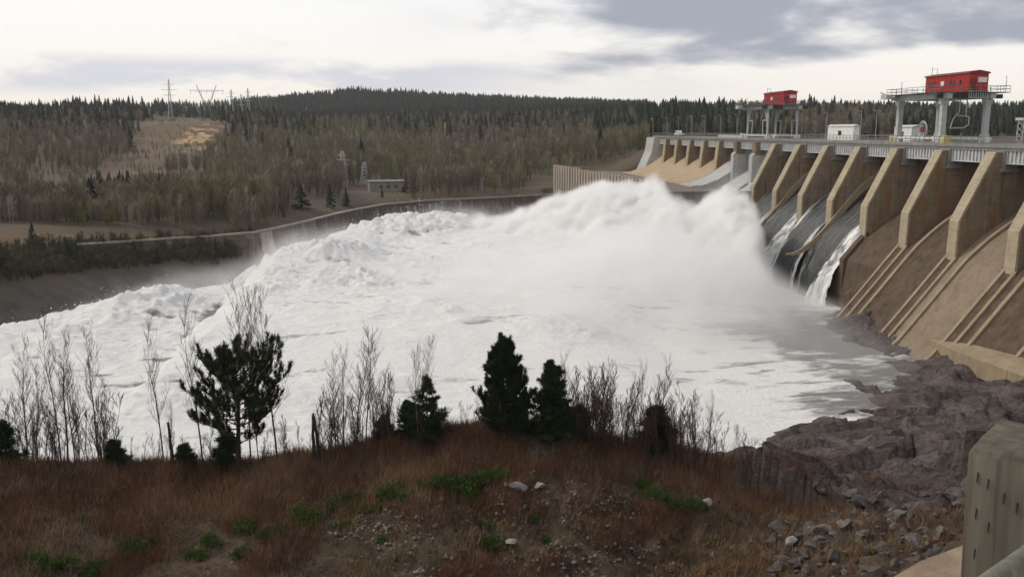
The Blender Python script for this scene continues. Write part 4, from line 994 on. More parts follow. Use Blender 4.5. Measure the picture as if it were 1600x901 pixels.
def pine(h=6.6, seed=3, wf=.38, tmin=.30, N=44, cone=False, nn_=11, name='pine_tree', inner='needle_dry', tip=.30):
    rnd = random.Random(seed); g = np.random.default_rng(seed); e = empty(name)
    tr = []; pts = [Vector((0, 0, 0))]
    for i in range(10): pts.append(pts[-1]+Vector((rnd.gauss(0, .04), rnd.gauss(0, .04), h*.88/10)))
    for i in range(10): tr.append((pts[i], pts[i+1], .15*(1-i/12), .15*(1-(i+1)/12)))
    br = []; cp = []; cd = []; dp = []; dd = []
    def limb(p, d, L, r, lvl=0):
        q = p; n = 6
        for i in range(n):
            d = (d+Vector((rnd.gauss(0, .10), rnd.gauss(0, .10), .09))).normalized(); q2 = q+d*(L/n); br.append((q, q2, r*(1-i/n*.8), r*(1-(i+1)/n*.8)))
            if lvl == 0 and i >= 1:
                for _ in range(2):
                    a = rnd.uniform(0, 6.283); limb(q2, (d+Vector((math.cos(a), math.sin(a), .5))*.8).normalized(), L*rnd.uniform(.22, .38), r*.5, 1)
            if (lvl == 1 and i >= 2) or (lvl == 0 and i >= 4):
                u = (d+Vector((0, 0, .9))).normalized()
                if i >= 4 or lvl == 0:
                    for kx in range(3): cp.append(q2+u*.09*kx); cd.append(u)
                elif rnd.random() < .8: dp.append(q2); dd.append(u)
            q = q2
    for i in range(N):
        t = tmin+(1-tmin)*(i/N)**.9; k = min(int(t*10), 9); p = pts[k].lerp(pts[k+1], t*10-k) if t < 1 else pts[-1]
        a = i*2.4+rnd.uniform(-.4, .4); L = (h*(wf*math.sin(math.pi*min(1, (t-.12)*.93))**.55)*rnd.uniform(.7, 1.15) if not cone else h*wf*(1.02-t)**.6*rnd.uniform(.65, 1.2)) if t < .97 else h*.12
        limb(p, Vector((math.cos(a), math.sin(a), .12+.9*max(0, t-.55))).normalized(), max(L, .5), .045)
    npmesh('trunk', *tube_np(tr, 8), M['bark'], e); c_ = npmesh('crown', *needle_clumps(cp, cd, g, nn_, tip, .016, .45), M['needle'], e)
    npmesh('branches', *tube_np(br, 4), M['bark'], c_); npmesh('inner_needles', *needle_clumps(dp, dd, g, 9, .24, .015, .6), M[inner], c_); return e
def fir(h, seed, wid=.36, dens=1.0, m='fir', start=.06, shape=.9):
    rnd = random.Random(seed); g = np.random.default_rng(seed); e = empty('fir_tree'); tr = []; br = []; cp = []; cd = []
    pts = [Vector((0, 0, h*i/10)) for i in range(11)]
    for i in range(10): tr.append((pts[i], pts[i+1], .13*(1-i/10.5)*h/6, .13*(1-(i+1)/10.5)*h/6))
    N = int(62*dens)
    for i in range(N):
        t = start+(1-start)*i/N; L = h*wid*(1-t)**shape*rnd.uniform(.5, 1.25)+.10; a = rnd.uniform(0, 6.283); d = Vector((math.cos(a), math.sin(a), -.05+.45*t)); p = Vector((0, 0, h*t)); n = max(3, int(L/.16)); q = p
        for j in range(n):
            d = (d+Vector((rnd.gauss(0, .06), rnd.gauss(0, .06), .05))).normalized(); q2 = q+d*(L/n); br.append((q, q2, .018, .012))
            side = Vector((-d.y, d.x, 0)); wj = L*.34*(1-j/n)
            for s in (-1, 1):
                m_ = max(1, int(wj/.13))
                for kx in range(m_+1): cp.append(q2+side*s*wj*kx/max(1, m_)+Vector((0, 0, rnd.uniform(-.08, .05)))); cd.append((d*.7+side*s*.6+Vector((0, 0, .35))).normalized())
            q = q2
    for kx in range(5): cp.append(Vector((0, 0, h*(.94+.02*kx)))); cd.append(Vector((0, 0, 1)))
    npmesh('trunk', *tube_np(tr, 6), M['bark'], e); c_ = npmesh('crown', *needle_clumps(cp, cd, g, 10, .25, .020, .7), M[m], e); npmesh('branches', *tube_np(br, 3), M['bark'], c_); return e
def place(e, px, Y, lab, cat, group=None, rz=0, s=1, dz=-.15, base=None):
    d = ray(px, 700 if base is None else base); X = d.x/d.y*Y
    for it in range(3):     # refine for perspective: column at this px on the ground
        z = nz(X, Y); qx = proj(X, Y, z)[0]; X += (px-qx)/FPX*Y
    e.location = (X, Y, nz(X, Y)+dz); e.rotation_euler = (0, 0, rz); e.scale = (s, s, s); tag(e, lab, cat, group); return e
place(pine(6.9, 3), 374, 51, 'broad dark pine with a tufted flat crown and yellowed inner needles', 'pine')
place(pine(6.1, 18, .30, .05, 84, True, 11, 'fir_tree', 'fir', .27), 790, 50.5, 'tallest dense dark conifer in the middle of the bank crest', 'conifer')
place(fir(4.4, 12, .35, 2.0, shape=.72, start=.02), 862, 50.5, 'shorter conifer close on the right of the tallest one', 'conifer')
place(fir(3.8, 13, .42, .75, shape=1.05), 668, 51, 'ragged low dark conifer left of the tallest one', 'conifer')
small = fir(1.6, 21, .45, .6, shape=.7)
sm_list = [(181, 50, 1.0, 'small dark conifer on the crest left of the broad pine'), (290, 51, .9, 'small dark conifer by the upright stub left of the broad pine'), (358, 51.5, 1.3, 'young conifer at the foot of the broad pine trunk'),
           (5, 49, 1.4, 'small conifer cut by the left edge of the photo'), (600, 52, .9, 'small conifer left of the ragged low conifer'), (640, 52, 1.3, 'young conifer under the left side of the ragged low conifer'),
           (1025, 51.5, 1.6, 'dark young conifer among the thicket right of centre'), (905, 51, 1.2, 'small conifer right of the central pair')]
for i, (px, Y, s, lab) in enumerate(sm_list):
    q = small if i == 0 else copy_tree(small); place(q, px, Y, lab, 'conifer', 'small conifers on the bank crest', rz=i*1.1, s=s)
# tall bare trees, individually placed (px, top py, lean, seed)
proto = []
for i in range(5): proto.append(bare_tree(9.0, 40+i, .075, lean=(-.06, .03, 0, .05, -.03)[i], nb=(19, 23, 18, 24, 20)[i], spread=(.45, .55, .4, .6, .5)[i], start=.3))
proto.append(bare_tree(9.0, 77, .06, 'birch', 'birch', lean=.02, nb=22, spread=.45, start=.35))
proto.append(bare_tree(9.0, 91, .09, 'twig', 'twig_red', lean=-.10, nb=32, spread=.75, start=.18))
used = [False]*len(proto)
tall = [(14, 535, 4, 'twisted bare tree at the left edge of the photo'), (45, 520, 6, 'bare tree leaning left, second from the left edge'), (62, 545, 1, 'bare many-branched tree left of the large clump'),
        (97, 490, 0, 'tall leaning bare tree rising from the left clump'), (108, 520, 6, 'spreading reddish bare tree in the left clump'), (118, 530, 3, 'bare tree on the right of the left clump'), (155, 505, 2, 'slim straight bare tree right of the left clump'),
        (166, 570, 1, 'short slender bare tree beside the slim straight one'), (257, 500, 0, 'bare tree leaning left, midway between the clump and the pine'), (268, 610, 2, 'low bare tree at the foot of the leaning one'), (319, 460, 0, 'tall bare tree just left of the broad pine'),
        (376, 445, 1, 'tall bare tree rising behind the broad pine'), (393, 440, 5, 'pale bare tree rising behind the right of the pine'), (406, 560, 3, 'bare tree with a split trunk under the right of the pine'), (433, 455, 3, 'tall bare tree right of the broad pine'),
        (538, 540, 2, 'thin bare tree left of the tall one in the middle-left thicket'), (571, 510, 3, 'tallest bare tree of the middle-left thicket'), (556, 525, 4, 'bare tree leaning beside the tallest of the middle-left thicket'), (525, 560, 6, 'bushy bare tree on the left of the middle-left thicket'),
        (600, 585, 1, 'short bare tree right of the middle-left thicket'), (654, 540, 5, 'pale birch in front of the ragged low conifer, left one'), (668, 545, 5, 'pale birch in front of the ragged low conifer, right one'),
        (884, 570, 2, 'thin bare tree behind the shorter central conifer'), (955, 560, 6, 'dark bushy bare tree right of the central conifers'), (998, 565, 2, 'slim pale bare tree between two dark bushy ones'), (1028, 548, 3, 'tallest bare tree of the right thicket'),
        (1045, 590, 1, 'bare tree close right of the tallest in the right thicket'), (1075, 600, 4, 'bare tree in the middle of the right thicket'), (1104, 575, 2, 'slim bare tree with one straight stem in the right thicket'), (1150, 590, 5, 'pale slim bare tree near the right end of the crest'),
        (1170, 625, 4, 'last leaning bare tree at the right end of the crest'), (915, 610, 1, 'low bushy bare tree just right of the conifers')]
for i, (px, pyt, k, lab) in enumerate(tall):
    Y = 50.5+((i*37) % 10)*.28; base = 715 if px < 560 else 700
    h = (base-pyt)/FPX*Y*1.0*.98
    q = proto[k] if not used[k] else copy_tree(proto[k]); used[k] = True
    place(q, px, Y, lab, 'bare tree', 'bare trees along the bank crest', rz=0 if k in (0, 6) else i*1.3, s=h/9.0)
    q.scale = (h/9*random.uniform(.75, .95), h/9*.85, h/9)
for k, u in enumerate(used):
    if not u: place(proto[k], 500+k*5, 52, 'thin bare tree near the split stump', 'bare tree', 'bare trees along the bank crest', s=.4)
# dead stubs
for px, pyt, lab, tw in ((270, 632, 'upright dark dead stub left of the broad pine', 0), (495, 622, 'split dark dead snag with two prongs, mid-left of the crest', 1)):
    Y = 50.8; h = (712-pyt)/FPX*Y; b = MB()
    for s in ((0,) if not tw else (-.13, .13)):
        pr = Vector((s, 0, 0)); 
        for i in range(5):
            nx_ = Vector((s*(1-.2*i)-.02*i+random.gauss(0, .02), random.gauss(0, .02), h*(i+1)/5*(1 if s <= 0 else .93))); b.bar(pr, nx_, .12-.012*i, .11-.012*i, 7); pr = nx_
    o = b.build('dead_snag', M['bark']); place(o, px, Y, lab, 'dead tree')
# saplings: thickets along the crest
sap = []
for i in range(6):
    rnd = random.Random(200+i); tr, br = grow_bare(3.2, rnd, .028, lean=rnd.uniform(-.1, .1), nb=9, spread=.4, start=.15, mint=.009)
    e = empty('sapling'); m_ = 'twig_red' if i % 2 else 'twig'
    npmesh('stem', *tube_np(tr, 4), M[m_], e); npmesh('twigs', *tube_np(br, 3), M[m_], e); sap.append(e)
zones = [(0, 60, 16, 1.1, 'at the left edge'), (60, 180, 30, 1.2, 'in the left clump'), (180, 320, 16, .6, 'between the left clump and the pine'), (320, 500, 22, .8, 'under and beside the broad pine'), (500, 620, 40, 1.15, 'in the middle-left thicket'), (620, 760, 20, .7, 'around the ragged low conifer'), (880, 945, 36, 1.1, 'just right of the central conifers'), (925, 1010, 38, 1.25, 'in the thicket right of centre'), (1010, 1100, 42, 1.2, 'in the dense right thicket'), (1095, 1190, 18, .95, 'near the right end of the crest'), (1190, 1225, 4, .45, 'at the right tip of the crest')]
n = 0; us = [False]*6
for x0, x1, cnt, sc, zl in zones:
    for j in range(cnt):
        if n >= 296: break
        k = n % 6; q = sap[k] if not us[k] else copy_tree(sap[k]); us[k] = True; n += 1
        place(q, random.uniform(x0, x1), random.uniform(49.5, 53), 'thin leafless sapling '+zl, 'sapling', 'saplings '+zl, rz=random.uniform(0, 6), s=sc*random.uniform(.55, 1.15))
# green shrubs on the knoll
def shrub(seed):
    g = np.random.default_rng(seed); n = 150; th_ = g.uniform(0, 6.283, n); r = np.sqrt(g.random(n))*.8; zt = (1-(r/.8)**2)*.55*g.uniform(.5, 1.1, n)+.1
    P_ = np.stack([r*np.cos(th_), r*np.sin(th_), zt], 1); P_ = P_*g.uniform(.35, .8, (6, 1))[g.integers(0, 6, n)]+np.concatenate([g.normal(size=(6, 2))*.42, np.zeros((6, 1))], 1)[g.integers(0, 6, n)]; D_ = P_*np.array([1, 1, 1.6]); D_ /= np.linalg.norm(D_, axis=1)[:, None]
    return npmesh('green_shrub', *needle_clumps(P_, D_, g, 12, .20, .022, .7), M['juniper'])
shr = [shrub(5), shrub(6), shrub(7)]
sp_ = [(395, 812, 1.0), (470, 800, 1.2), (520, 785, 1.0), (548, 775, 1.1), (606, 765, 1.2), (585, 790, .8), (663, 755, .9), (715, 752, 1.2), (742, 742, 1.2), (768, 738, 1.0), (740, 765, .8), (1003, 748, .9), (1002, 765, .7), (1045, 775, .9), (1062, 785, .9), (1082, 780, .7),
       (200, 850, 1.1), (415, 830, .8), (95, 880, 1.1), (140, 885, 1.0), (830, 805, .6), (755, 815, .8), (765, 840, .9), (850, 840, .7), (370, 860, .7), (1135, 800, .5), (640, 772, .9), (560, 792, .8), (500, 800, .9), (440, 822, .8), (330, 835, .8), (300, 865, .9), (240, 838, .7), (690, 745, .8), (1020, 768, .8), (1095, 792, .8), (60, 870, .9), (535, 815, .7), (130, 805, .6), (595, 835, .6), (480, 815, .9), (700, 770, .7)]
ground_cache = {}
def unproj_near(px, py):
    d = ray(px, py); d = d/d.y; Ys = np.linspace(34, 70, 400); zz = near_h((d.x*Ys)[None], Ys[None])[0]; rz = CZ+d.z*Ys
    i = int(np.argmax(rz < zz)) if (rz < zz).any() else len(Ys)-1
    return d.x*Ys[i], Ys[i], zz[i]
us = [False]*3
for i, (px, py, s) in enumerate(sp_):
    k = i % 3; q = shr[k] if not us[k] else copy_tree(shr[k]); us[k] = True
    x, y, z = unproj_near(px, py+8); q.location = (x, y, z-.05); q.rotation_euler = (0, 0, i*1.7); q.scale = (s*.75, s*.75, s*.9)
    zx = 'far left' if px < 250 else 'left' if px < 500 else 'middle-left' if px < 640 else 'central' if px < 880 else 'right'
    zy = 'upper' if py < 772 else 'middle' if py < 820 else 'lower'
    tag(q, f'low bright green shrub in the {zx} {zy} part of the brown bank', 'shrub', f'green shrubs, {zx} {zy} bank')
# rocks
def stone(seed, m, name='boulder'):
    import bmesh
    bm = bmesh.new(); bmesh.ops.create_icosphere(bm, subdivisions=3, radius=.5); rnd = np.random.default_rng(seed)
    co = np.array([v.co[:] for v in bm.verts]); pl = rnd.normal(size=(14, 3)); pl /= np.linalg.norm(pl, axis=1)[:, None]; dd_ = rnd.uniform(.2, .38, 14)
    for n_, d_ in zip(pl, dd_): s_ = co@n_; co = co-np.maximum(s_-d_, 0)[:, None]*n_
    co = co*(1+.08*fbm(co[:, 0]*4+seed, co[:, 1]*4, co[:, 2]*4, 3))[:, None]
    for v, c_ in zip(bm.verts, co): v.co = c_
    me = bpy.data.meshes.new(name); bm.to_mesh(me); bm.free(); me.materials.append(m); o = bpy.data.objects.new(name, me); COL.objects.link(o); return o
st = [stone(i, M['stone']) for i in range(5)]; us = [False]*5
for i in range(170):
    k = i % 5; q = st[k] if not us[k] else copy_tree(st[k]); us[k] = True
    while True:
        px, py = random.uniform(1195, 1500), random.uniform(770, 905)
        if (px-1195)/300+(py-770)/135 > .35: break
    x, y, z = unproj_near(px, py); s = random.choice((.2, .25, .3, .3, .35, .4, .5, .6, .9))*1.25; q.location = (x, y, z+.05*s); q.rotation_euler = (random.uniform(-.5, .5), random.uniform(-.5, .5), random.uniform(0, 6)); q.scale = (s*1.2, s, s*.75)
    tag(q, f"{'small' if s < .45 else 'medium' if s < .7 else 'large'} grey-brown boulder in the rubble {'beside the timber post' if px > 1400 else 'below the bedrock' if py < 840 else 'at the bottom of the photo'}", 'boulder', f"{'small' if s < .45 else 'medium' if s < .7 else 'large'} boulders {'beside the timber post' if px > 1400 else 'below the bedrock' if py < 840 else 'at the bottom'}")
ps = stone(31, M['pale_stone'])
for i, (px, py, s, lab) in enumerate([(806, 768, 1.05, 'large pale pinkish boulder on the knoll'), (842, 762, .7, 'smaller pale stone right of the large pale boulder'), (800, 852, .6, 'pale stone low on the rocky face of the knoll'), (1238, 850, .8, 'pale stone in the dark rubble right of the knoll'), (1105, 790, .6, 'flat pale stone near the right shrubs')]):
    q = ps if i == 0 else copy_tree(ps); x, y, z = unproj_near(px, py); q.location = (x, y, z+.1); q.rotation_euler = (.3*i, .2, i*1.3); q.scale = (s*1.2, s, s*.8); tag(q, lab, 'boulder', 'pale stones on the knoll')
# brush and dry grass on the knoll (stuff)
def blades(name, n, xr, yr, L, w_, m, lean, seed, cond, lab, clump=8, cr=.25):
    g = np.random.default_rng(seed); nc = n//clump; x = g.uniform(*xr, nc); y = g.uniform(*yr, nc); keep = cond(x, y, g); x, y = x[keep], y[keep]
    x = np.repeat(x, clump)+g.normal(size=len(x)*clump)*cr; y = np.repeat(y, clump)+g.normal(size=len(y)*clump)*cr; m_ = len(x)
    z = near_h(x[None], y[None])[0]-.05; P = np.stack([x, y, z], 1); D = g.normal(size=(m_, 3))*lean; D[:, 2] = 1; D /= np.linalg.norm(D, axis=1)[:, None]; l = L*g.uniform(.4, 1.2, (m_, 1))
    s = np.cross(D, g.normal(size=(m_, 3))); s /= np.linalg.norm(s, axis=1)[:, None]; mid = P+D*l*.55; D2 = D+g.normal(size=(m_, 3))*.25; D2 /= np.linalg.norm(D2, axis=1)[:, None]; tip = mid+D2*l*.5
    V = np.stack([P-s*w_, P+s*w_, mid-s*w_*.7, mid+s*w_*.7, tip], 1).reshape(-1, 3); i = np.arange(m_)[:, None]*5
    F = np.concatenate([i+[0, 1, 3], i+[0, 3, 2], i+[2, 3, 4]]); o = npmesh(name, V, F, M[m]); tag(o, lab, 'undergrowth', kind='stuff'); return o
off_rock = lambda x, y, g: g.random(len(x)) > rockmask(x, y)*1.15
blades('brush', 150000, (-32, 24), (38, 55), .75, .013, 'brush_red', .38, 1, lambda x, y, g: off_rock(x, y, g) & (fbm(x/3, y/3, 2.2, 3)+.75*sm(y, 41, 47) > .25+.35*sm(x, 0, 12)*(1-sm(y, 46, 50))), 'low red-brown leafless brush covering the bank')
blades('dry_grass', 120000, (-34, 26), (37, 55), .42, .015, 'straw', .55, 2, lambda x, y, g: off_rock(x, y, g) & (fbm(x/4+9, y/4, 6.2, 3) > .0-.3*(x < -12)), 'dry straw-coloured grass among the brush')
blades('grey_stems', 26000, (-34, 26), (38, 55), .8, .012, 'grey_stem', .35, 7, lambda x, y, g: off_rock(x, y, g) & (fbm(x/5+3, y/5, 9.2, 3) > -.1), 'pale grey-brown dead stems standing in the brush', 4)
blades('rubble_brush', 34000, (15, 36), (34, 70), .9, .012, 'brush_red', .5, 3, lambda x, y, g: fbm(x/3+3, y/3, 4.2, 3) > .22, 'thin dark brush growing between the rocks')

g = np.random.default_rng(55); n_ = 5200; x_ = g.uniform(-9, 17, n_); y_ = g.uniform(40.5, 47.5, n_); kp = (fbm(x_/3, y_/2.5, 61.5, 4) > -.02) & (g.random(n_) < np.exp(-((x_-4)/9)**2)); x_, y_ = x_[kp], y_[kp]; z_ = near_h(x_[None], y_[None])[0]
oc = np.array([[1, 0, 0], [-1, 0, 0], [0, 1, 0], [0, -1, 0], [0, 0, 1], [0, 0, -1]], float); of = np.array([[0, 2, 4], [2, 1, 4], [1, 3, 4], [3, 0, 4], [2, 0, 5], [1, 2, 5], [3, 1, 5], [0, 3, 5]])
V = oc[None]*(.03+.11*g.random((len(x_), 1, 1))**2.2)*g.uniform(.6, 1.5, (len(x_), 6, 1))+np.stack([x_, y_, z_+.02], 1)[:, None]
tag(npmesh('stone_rubble', V.reshape(-1, 3), (of[None]+(np.arange(len(x_))*6)[:, None, None]).reshape(-1, 3), M['rubble']), 'small broken stones littering the face of the knoll', 'rubble', kind='stuff')
# far trees ---------------------------------------------------------
def far_spruce(seed, h=11, wid=.19):
    g = np.random.default_rng(seed); n = 130; t = g.random(n)**.85; a = g.uniform(0, 6.283, n); z0 = h*(.08+.88*t); L = h*wid*(1-t)**.8*g.uniform(.6, 1.2, n)+.15
    d = np.stack([np.cos(a), np.sin(a), np.zeros(n)], 1); s = np.stack([-np.sin(a), np.cos(a), np.zeros(n)], 1); wd = (.34+.55*(1-t))[:, None]*.75
    P = np.stack([0*t, 0*t, z0+.7], 1); T = d*L[:, None]+np.stack([0*t, 0*t, z0-.35], 1)
    V = np.stack([P, T-s*wd, T+s*wd*.8-np.array([0, 0, .5]), ], 1).reshape(-1, 3); F = np.arange(n*3).reshape(-1, 3)
    V = np.concatenate([V, [[-.12, 0, 0], [.12, 0, 0], [0, 0, h*1.02], [0, .12, 0], [0, -.12, 0]]]); b = n*3; F = np.concatenate([F, [[b, b+1, b+2], [b+3, b+4, b+2]]])
    return V, F
def far_bare(seed, h=10, n=75, wid=.26, w_=.065):
    g = np.random.default_rng(seed); z0 = h*g.uniform(.15, .8, n); a = g.uniform(0, 6.283, n); L = h*g.uniform(.15, .42, n)*(1.1-z0/h*.7)
    D = np.stack([np.cos(a)*wid*2.2, np.sin(a)*wid*2.2, np.ones(n)*1.1], 1)*g.uniform(.7, 1.2, (n, 1)); D /= np.linalg.norm(D, axis=1)[:, None]
    off = g.normal(size=(n, 3))*h*wid*.22*(z0/h)[:, None]; off[:, 2] = 0
    P = np.stack([0*a, 0*a, z0], 1)+off; T = P+D*L[:, None]; s = np.cross(D, g.normal(size=(n, 3))); s /= np.linalg.norm(s, axis=1)[:, None]
    V = np.stack([P-s*w_, P+s*w_, T], 1).reshape(-1, 3); F = np.arange(n*3).reshape(-1, 3)
    V = np.concatenate([V, [[-.13, 0, 0], [.13, 0, 0], [0, 0, h*.95], [0, .13, 0], [0, -.13, 0]]]); b = n*3; F = np.concatenate([F, [[b, b+1, b+2], [b+3, b+4, b+2]]])
    return V, F
spr = [far_spruce(i, 11, w_) for i, w_ in enumerate((.16, .2, .24, .18))]; bar_ = [far_bare(i+20, 10, 105, w_, .075) for i, w_ in enumerate((.22, .28, .34, .26, .4))]
def scatter(n, xr, yr, seed, geo=1.0):
    g = np.random.default_rng(seed); Y = yr[0]*(yr[1]/yr[0])**(g.random(n)**geo); px = g.uniform(*xr, n); d = (px-650)/FPX; return d*Y, Y
def type_filter(X, Y, kind, g):
    Z = far_h(X, Y); px, py = proj(X, Y, Z); r = g.random(len(X)); nn = fbm(X/55, Y/55, 14.4, 4)
    ok = (Z > 8.9) & ~poly_mask(X, Y, CL3) & ~((X > 40) & (Y < 345)) & ~((px > 1010) & (Y < 430))
    for i in range(len(WALL)-1): pass
    yw = np.interp(X, [p.x for p in WALL], [p.y for p in WALL]); ok &= (Y > yw+5) | (X < WALL[0].x)
    cl = soft_mask(X, Y, CL1, 10); hi = sm(py, 236, 196)   # conifers take over higher up the hill
    hi = 1-sm(py, 196, 238)
    far_ = sm(Y, 520, 700); brown = np.exp(-((px-1300)/75)**2)+np.exp(-((px-560)/50)**2)*(Y < 900)*.6
    pc = np.clip(.015+.80*hi*far_*(.75+.9*nn)+.5*np.clip(nn-.42, 0, 1)+.75*(px > 930)*(Y > 430)*(.85+.6*nn)-.75*brown, 0.01, 1); pc = np.where(Y > 1000, 1, pc); pc = np.where((Y > 820) & (px < 440), .93, pc)
    pc = np.where((Y < 430) & (px < 900), 0, pc)
    ok &= ~((px < 330) & (px > 40) & (Y > 300) & (Y < 420) & (r > .55)); ok &= ~((px > 535) & (px < 632) & (Y < 345) & (r < .55)) & ~((px > 450) & (px < 535) & (Y < 285))
    if kind == 'con': ok &= (r < pc) & ~cl
    elif kind == 'bare': ok &= (r > pc) & (~cl | (r > .45))
    else: ok &= (r > pc) & (fbm(X/40+50, Y/40, 3.3, 3)+.6*((px > 880) & (px < 1010) & (Y < 520)) > .18) & ~cl
    return ok, Z
def merge(tmpl, X, Y, Z, S_, g, sz=None):
    Vs, Fs = [], []; b = 0; k = g.integers(0, len(tmpl), len(X)); a = g.uniform(0, 6.283, len(X))
    for j, (V, F) in enumerate(tmpl):
        idx = np.where(k == j)[0]
        if not len(idx): continue
        ca, sa = np.cos(a[idx])[:, None], np.sin(a[idx])[:, None]; s_ = S_[idx][:, None]
        P = np.stack([(V[None, :, 0]*ca-V[None, :, 1]*sa)*s_+X[idx][:, None], (V[None, :, 0]*sa+V[None, :, 1]*ca)*s_+Y[idx][:, None], V[None, :, 2]*s_+Z[idx][:, None]-.3], -1)
        Vs.append(P.reshape(-1, 3)); Fs.append((F[None]+(np.arange(len(idx))*len(V))[:, None, None]).reshape(-1, 3)+b); b += P.size//3
    return np.concatenate(Vs), np.concatenate(Fs)
def region(px, py):
    if px > 1010: return 'behind the dam'
    if py < 212: return 'high on the hill'
    return 'on the lower left slope' if px < 330 else ('on the middle slope' if px < 640 else 'on the slope left of the dam')
def forest(kind, tmpl, n, seed, m, name, lab, group, cat, scale, wide, geo=1.0, nind=290):
    g = np.random.default_rng(seed); X, Y = scatter(n, (-120, 1720), (205, 1700), seed, geo); 
    if kind == 'con': x2 = g.uniform(380, 1010, 9000); y2 = g.uniform(1000, 1750, 9000); X = np.concatenate([X, (x2-650)/FPX*y2]); Y = np.concatenate([Y, y2])
    ok, Z = type_filter(X, Y, kind, g); X, Y, Z = X[ok], Y[ok], Z[ok]
    px, py = proj(X, Y, Z); S_ = g.uniform(*scale, len(X))
    if kind != 'con': S_ = np.where((px < 350) & (Y < 300), S_*(.62+.3*(fbm(X/30, Y/30, 77.1, 2) > .2)), S_); S_ = np.where(soft_mask(X, Y, CL1, 10), S_*.32, S_); S_ = np.where((px < 330) & (px > 40) & (Y > 300) & (Y < 420), S_*.4, S_)
    vis = (px > -5) & (px < 1605); order = np.argsort(np.where(vis, Y/S_, 1e9)); ind = order[:nind]; rest = order[nind:]
    meshes = []
    for j, (V, F) in enumerate(tmpl):
        o = npmesh(name, V, F, M[m], link=False); meshes.append(o.data)
    for q in ind:
        o = bpy.data.objects.new(name, meshes[int(g.integers(0, len(meshes)))]); COL.objects.link(o); o.location = (X[q], Y[q], Z[q]-.3); o.rotation_euler = (0, 0, g.uniform(0, 6.28)); s_ = S_[q]; o.scale = (s_*wide, s_*wide, s_); rg = region(px[q], py[q]); tag(o, lab+' '+rg, cat, group+' '+rg)
    V, F = merge(tmpl, X[rest], Y[rest], Z[rest], S_[rest], g); o = npmesh(wide and {'con': 'conifer_forest', 'bare': 'bare_forest', 'bud': 'budding_forest'}[kind], V, F, M[m]); tag(o, {'con': 'dark spruce forest covering the far hills', 'bare': 'grey-brown leafless woods on the far slope', 'bud': 'yellow-green budding trees in the far woods'}[kind], 'forest', kind='stuff')
    print(kind, len(X), 'rest', len(rest))
forest('con', spr, 16000, 301, 'spruce_far', 'spruce_tree', 'dark spruce standing in the woods', 'spruces', 'spruce', (.55, 1.35), 1.0, .75)
forest('bare', bar_, 21000, 302, 'bare_far', 'birch_tree', 'leafless grey-brown birch in the woods', 'leafless birches', 'birch', (.7, 1.25), 1.0, 1.25)
forest('bud', bar_, 6500, 303, 'bud_far', 'aspen_tree', 'aspen with yellow-green buds in the woods', 'budding aspens', 'aspen', (.6, 1.0), 1.0, 1.2, 150)
# picked-out conifers near the river wall
meshes = [npmesh('spruce_tree', V, F, M['spruce_far'], link=False).data for V, F in (far_spruce(60, 11, .26), far_spruce(61, 11, .2))]
for i, (px, pyt, pyb, Y, w_, lab) in enumerate([(472, 284, 338, 262, 1.5, 'broad dark conifer above the bend of the river wall'), (516, 284, 330, 272, 1.2, 'dark pointed conifer right of the broad one at the wall'), (541, 292, 325, 280, 1.1, 'smaller conifer, third above the river wall'), (596, 292, 318, 300, 1.0, 'little conifer in front of the pale low building'),
        (633, 275, 315, 315, 1.2, 'dark conifer just right of the pale low building'), (651, 285, 314, 320, 1.0, 'second conifer right of the pale low building'), (673, 286, 314, 322, .9, 'third conifer right of the pale low building'), (422, 304, 345, 262, 1.0, 'lone conifer left of the broad one at the wall'), (16, 270, 312, 236, 1.8, 'dark bushy conifer near the left edge beyond the river'),
        (75, 345, 405, 185, 1.2, 'dark green conifer on the left shore slope'), (121, 366, 398, 186, 1.2, 'small green conifer right of the shore slope one'), (55, 372, 405, 183, 1.0, 'small conifer left of the shore slope one'), (163, 276, 340, 234, 1.5, 'big dark conifer at the left end of the dark clump'), (180, 300, 340, 236, 1.5, 'dark conifer leaning on the big one of the clump'), (128, 298, 325, 236, 1.0, 'small conifer left of the dark clump'),
        (252, 385, 410, 192, 1.1, 'small dark conifer on the rocky shore, left'), (340, 372, 412, 196, .6, 'thin dark spruce against the river wall')]):
    X = (px-650)/FPX*Y; zt = at(px, pyt, Y=Y).z; zb = float(far_h(np.array([[X]]), np.array([[Y]]))[0, 0]); h = max(zt-zb, 2.0)
    o = bpy.data.objects.new('conifer', meshes[i % 2]); COL.objects.link(o); s = h/11; o.location = (X, Y, zb-.2); o.rotation_euler = (0, 0, i); o.scale = (s*w_, s*w_, s); tag(o, lab, 'conifer')
g = np.random.default_rng(9)
for i in range(26):
    px = 165+i*4.7+g.uniform(-2, 2); Y = 335+g.uniform(-12, 12); X = (px-650)/FPX*Y; zb = float(far_h(np.array([[X]]), np.array([[Y]]))[0, 0]); zt = at(px, 266+g.uniform(-3, 8), Y=Y).z; h = zt-zb
    o = bpy.data.objects.new('conifer', meshes[i % 2]); COL.objects.link(o); s = h/11; o.location = (X, Y, zb-.2); o.rotation_euler = (0, 0, i); o.scale = (s*.9, s*.9, s); tag(o, 'dark conifer in the tight clump below the cleared slope', 'conifer', 'conifers in the clump below the cleared slope')
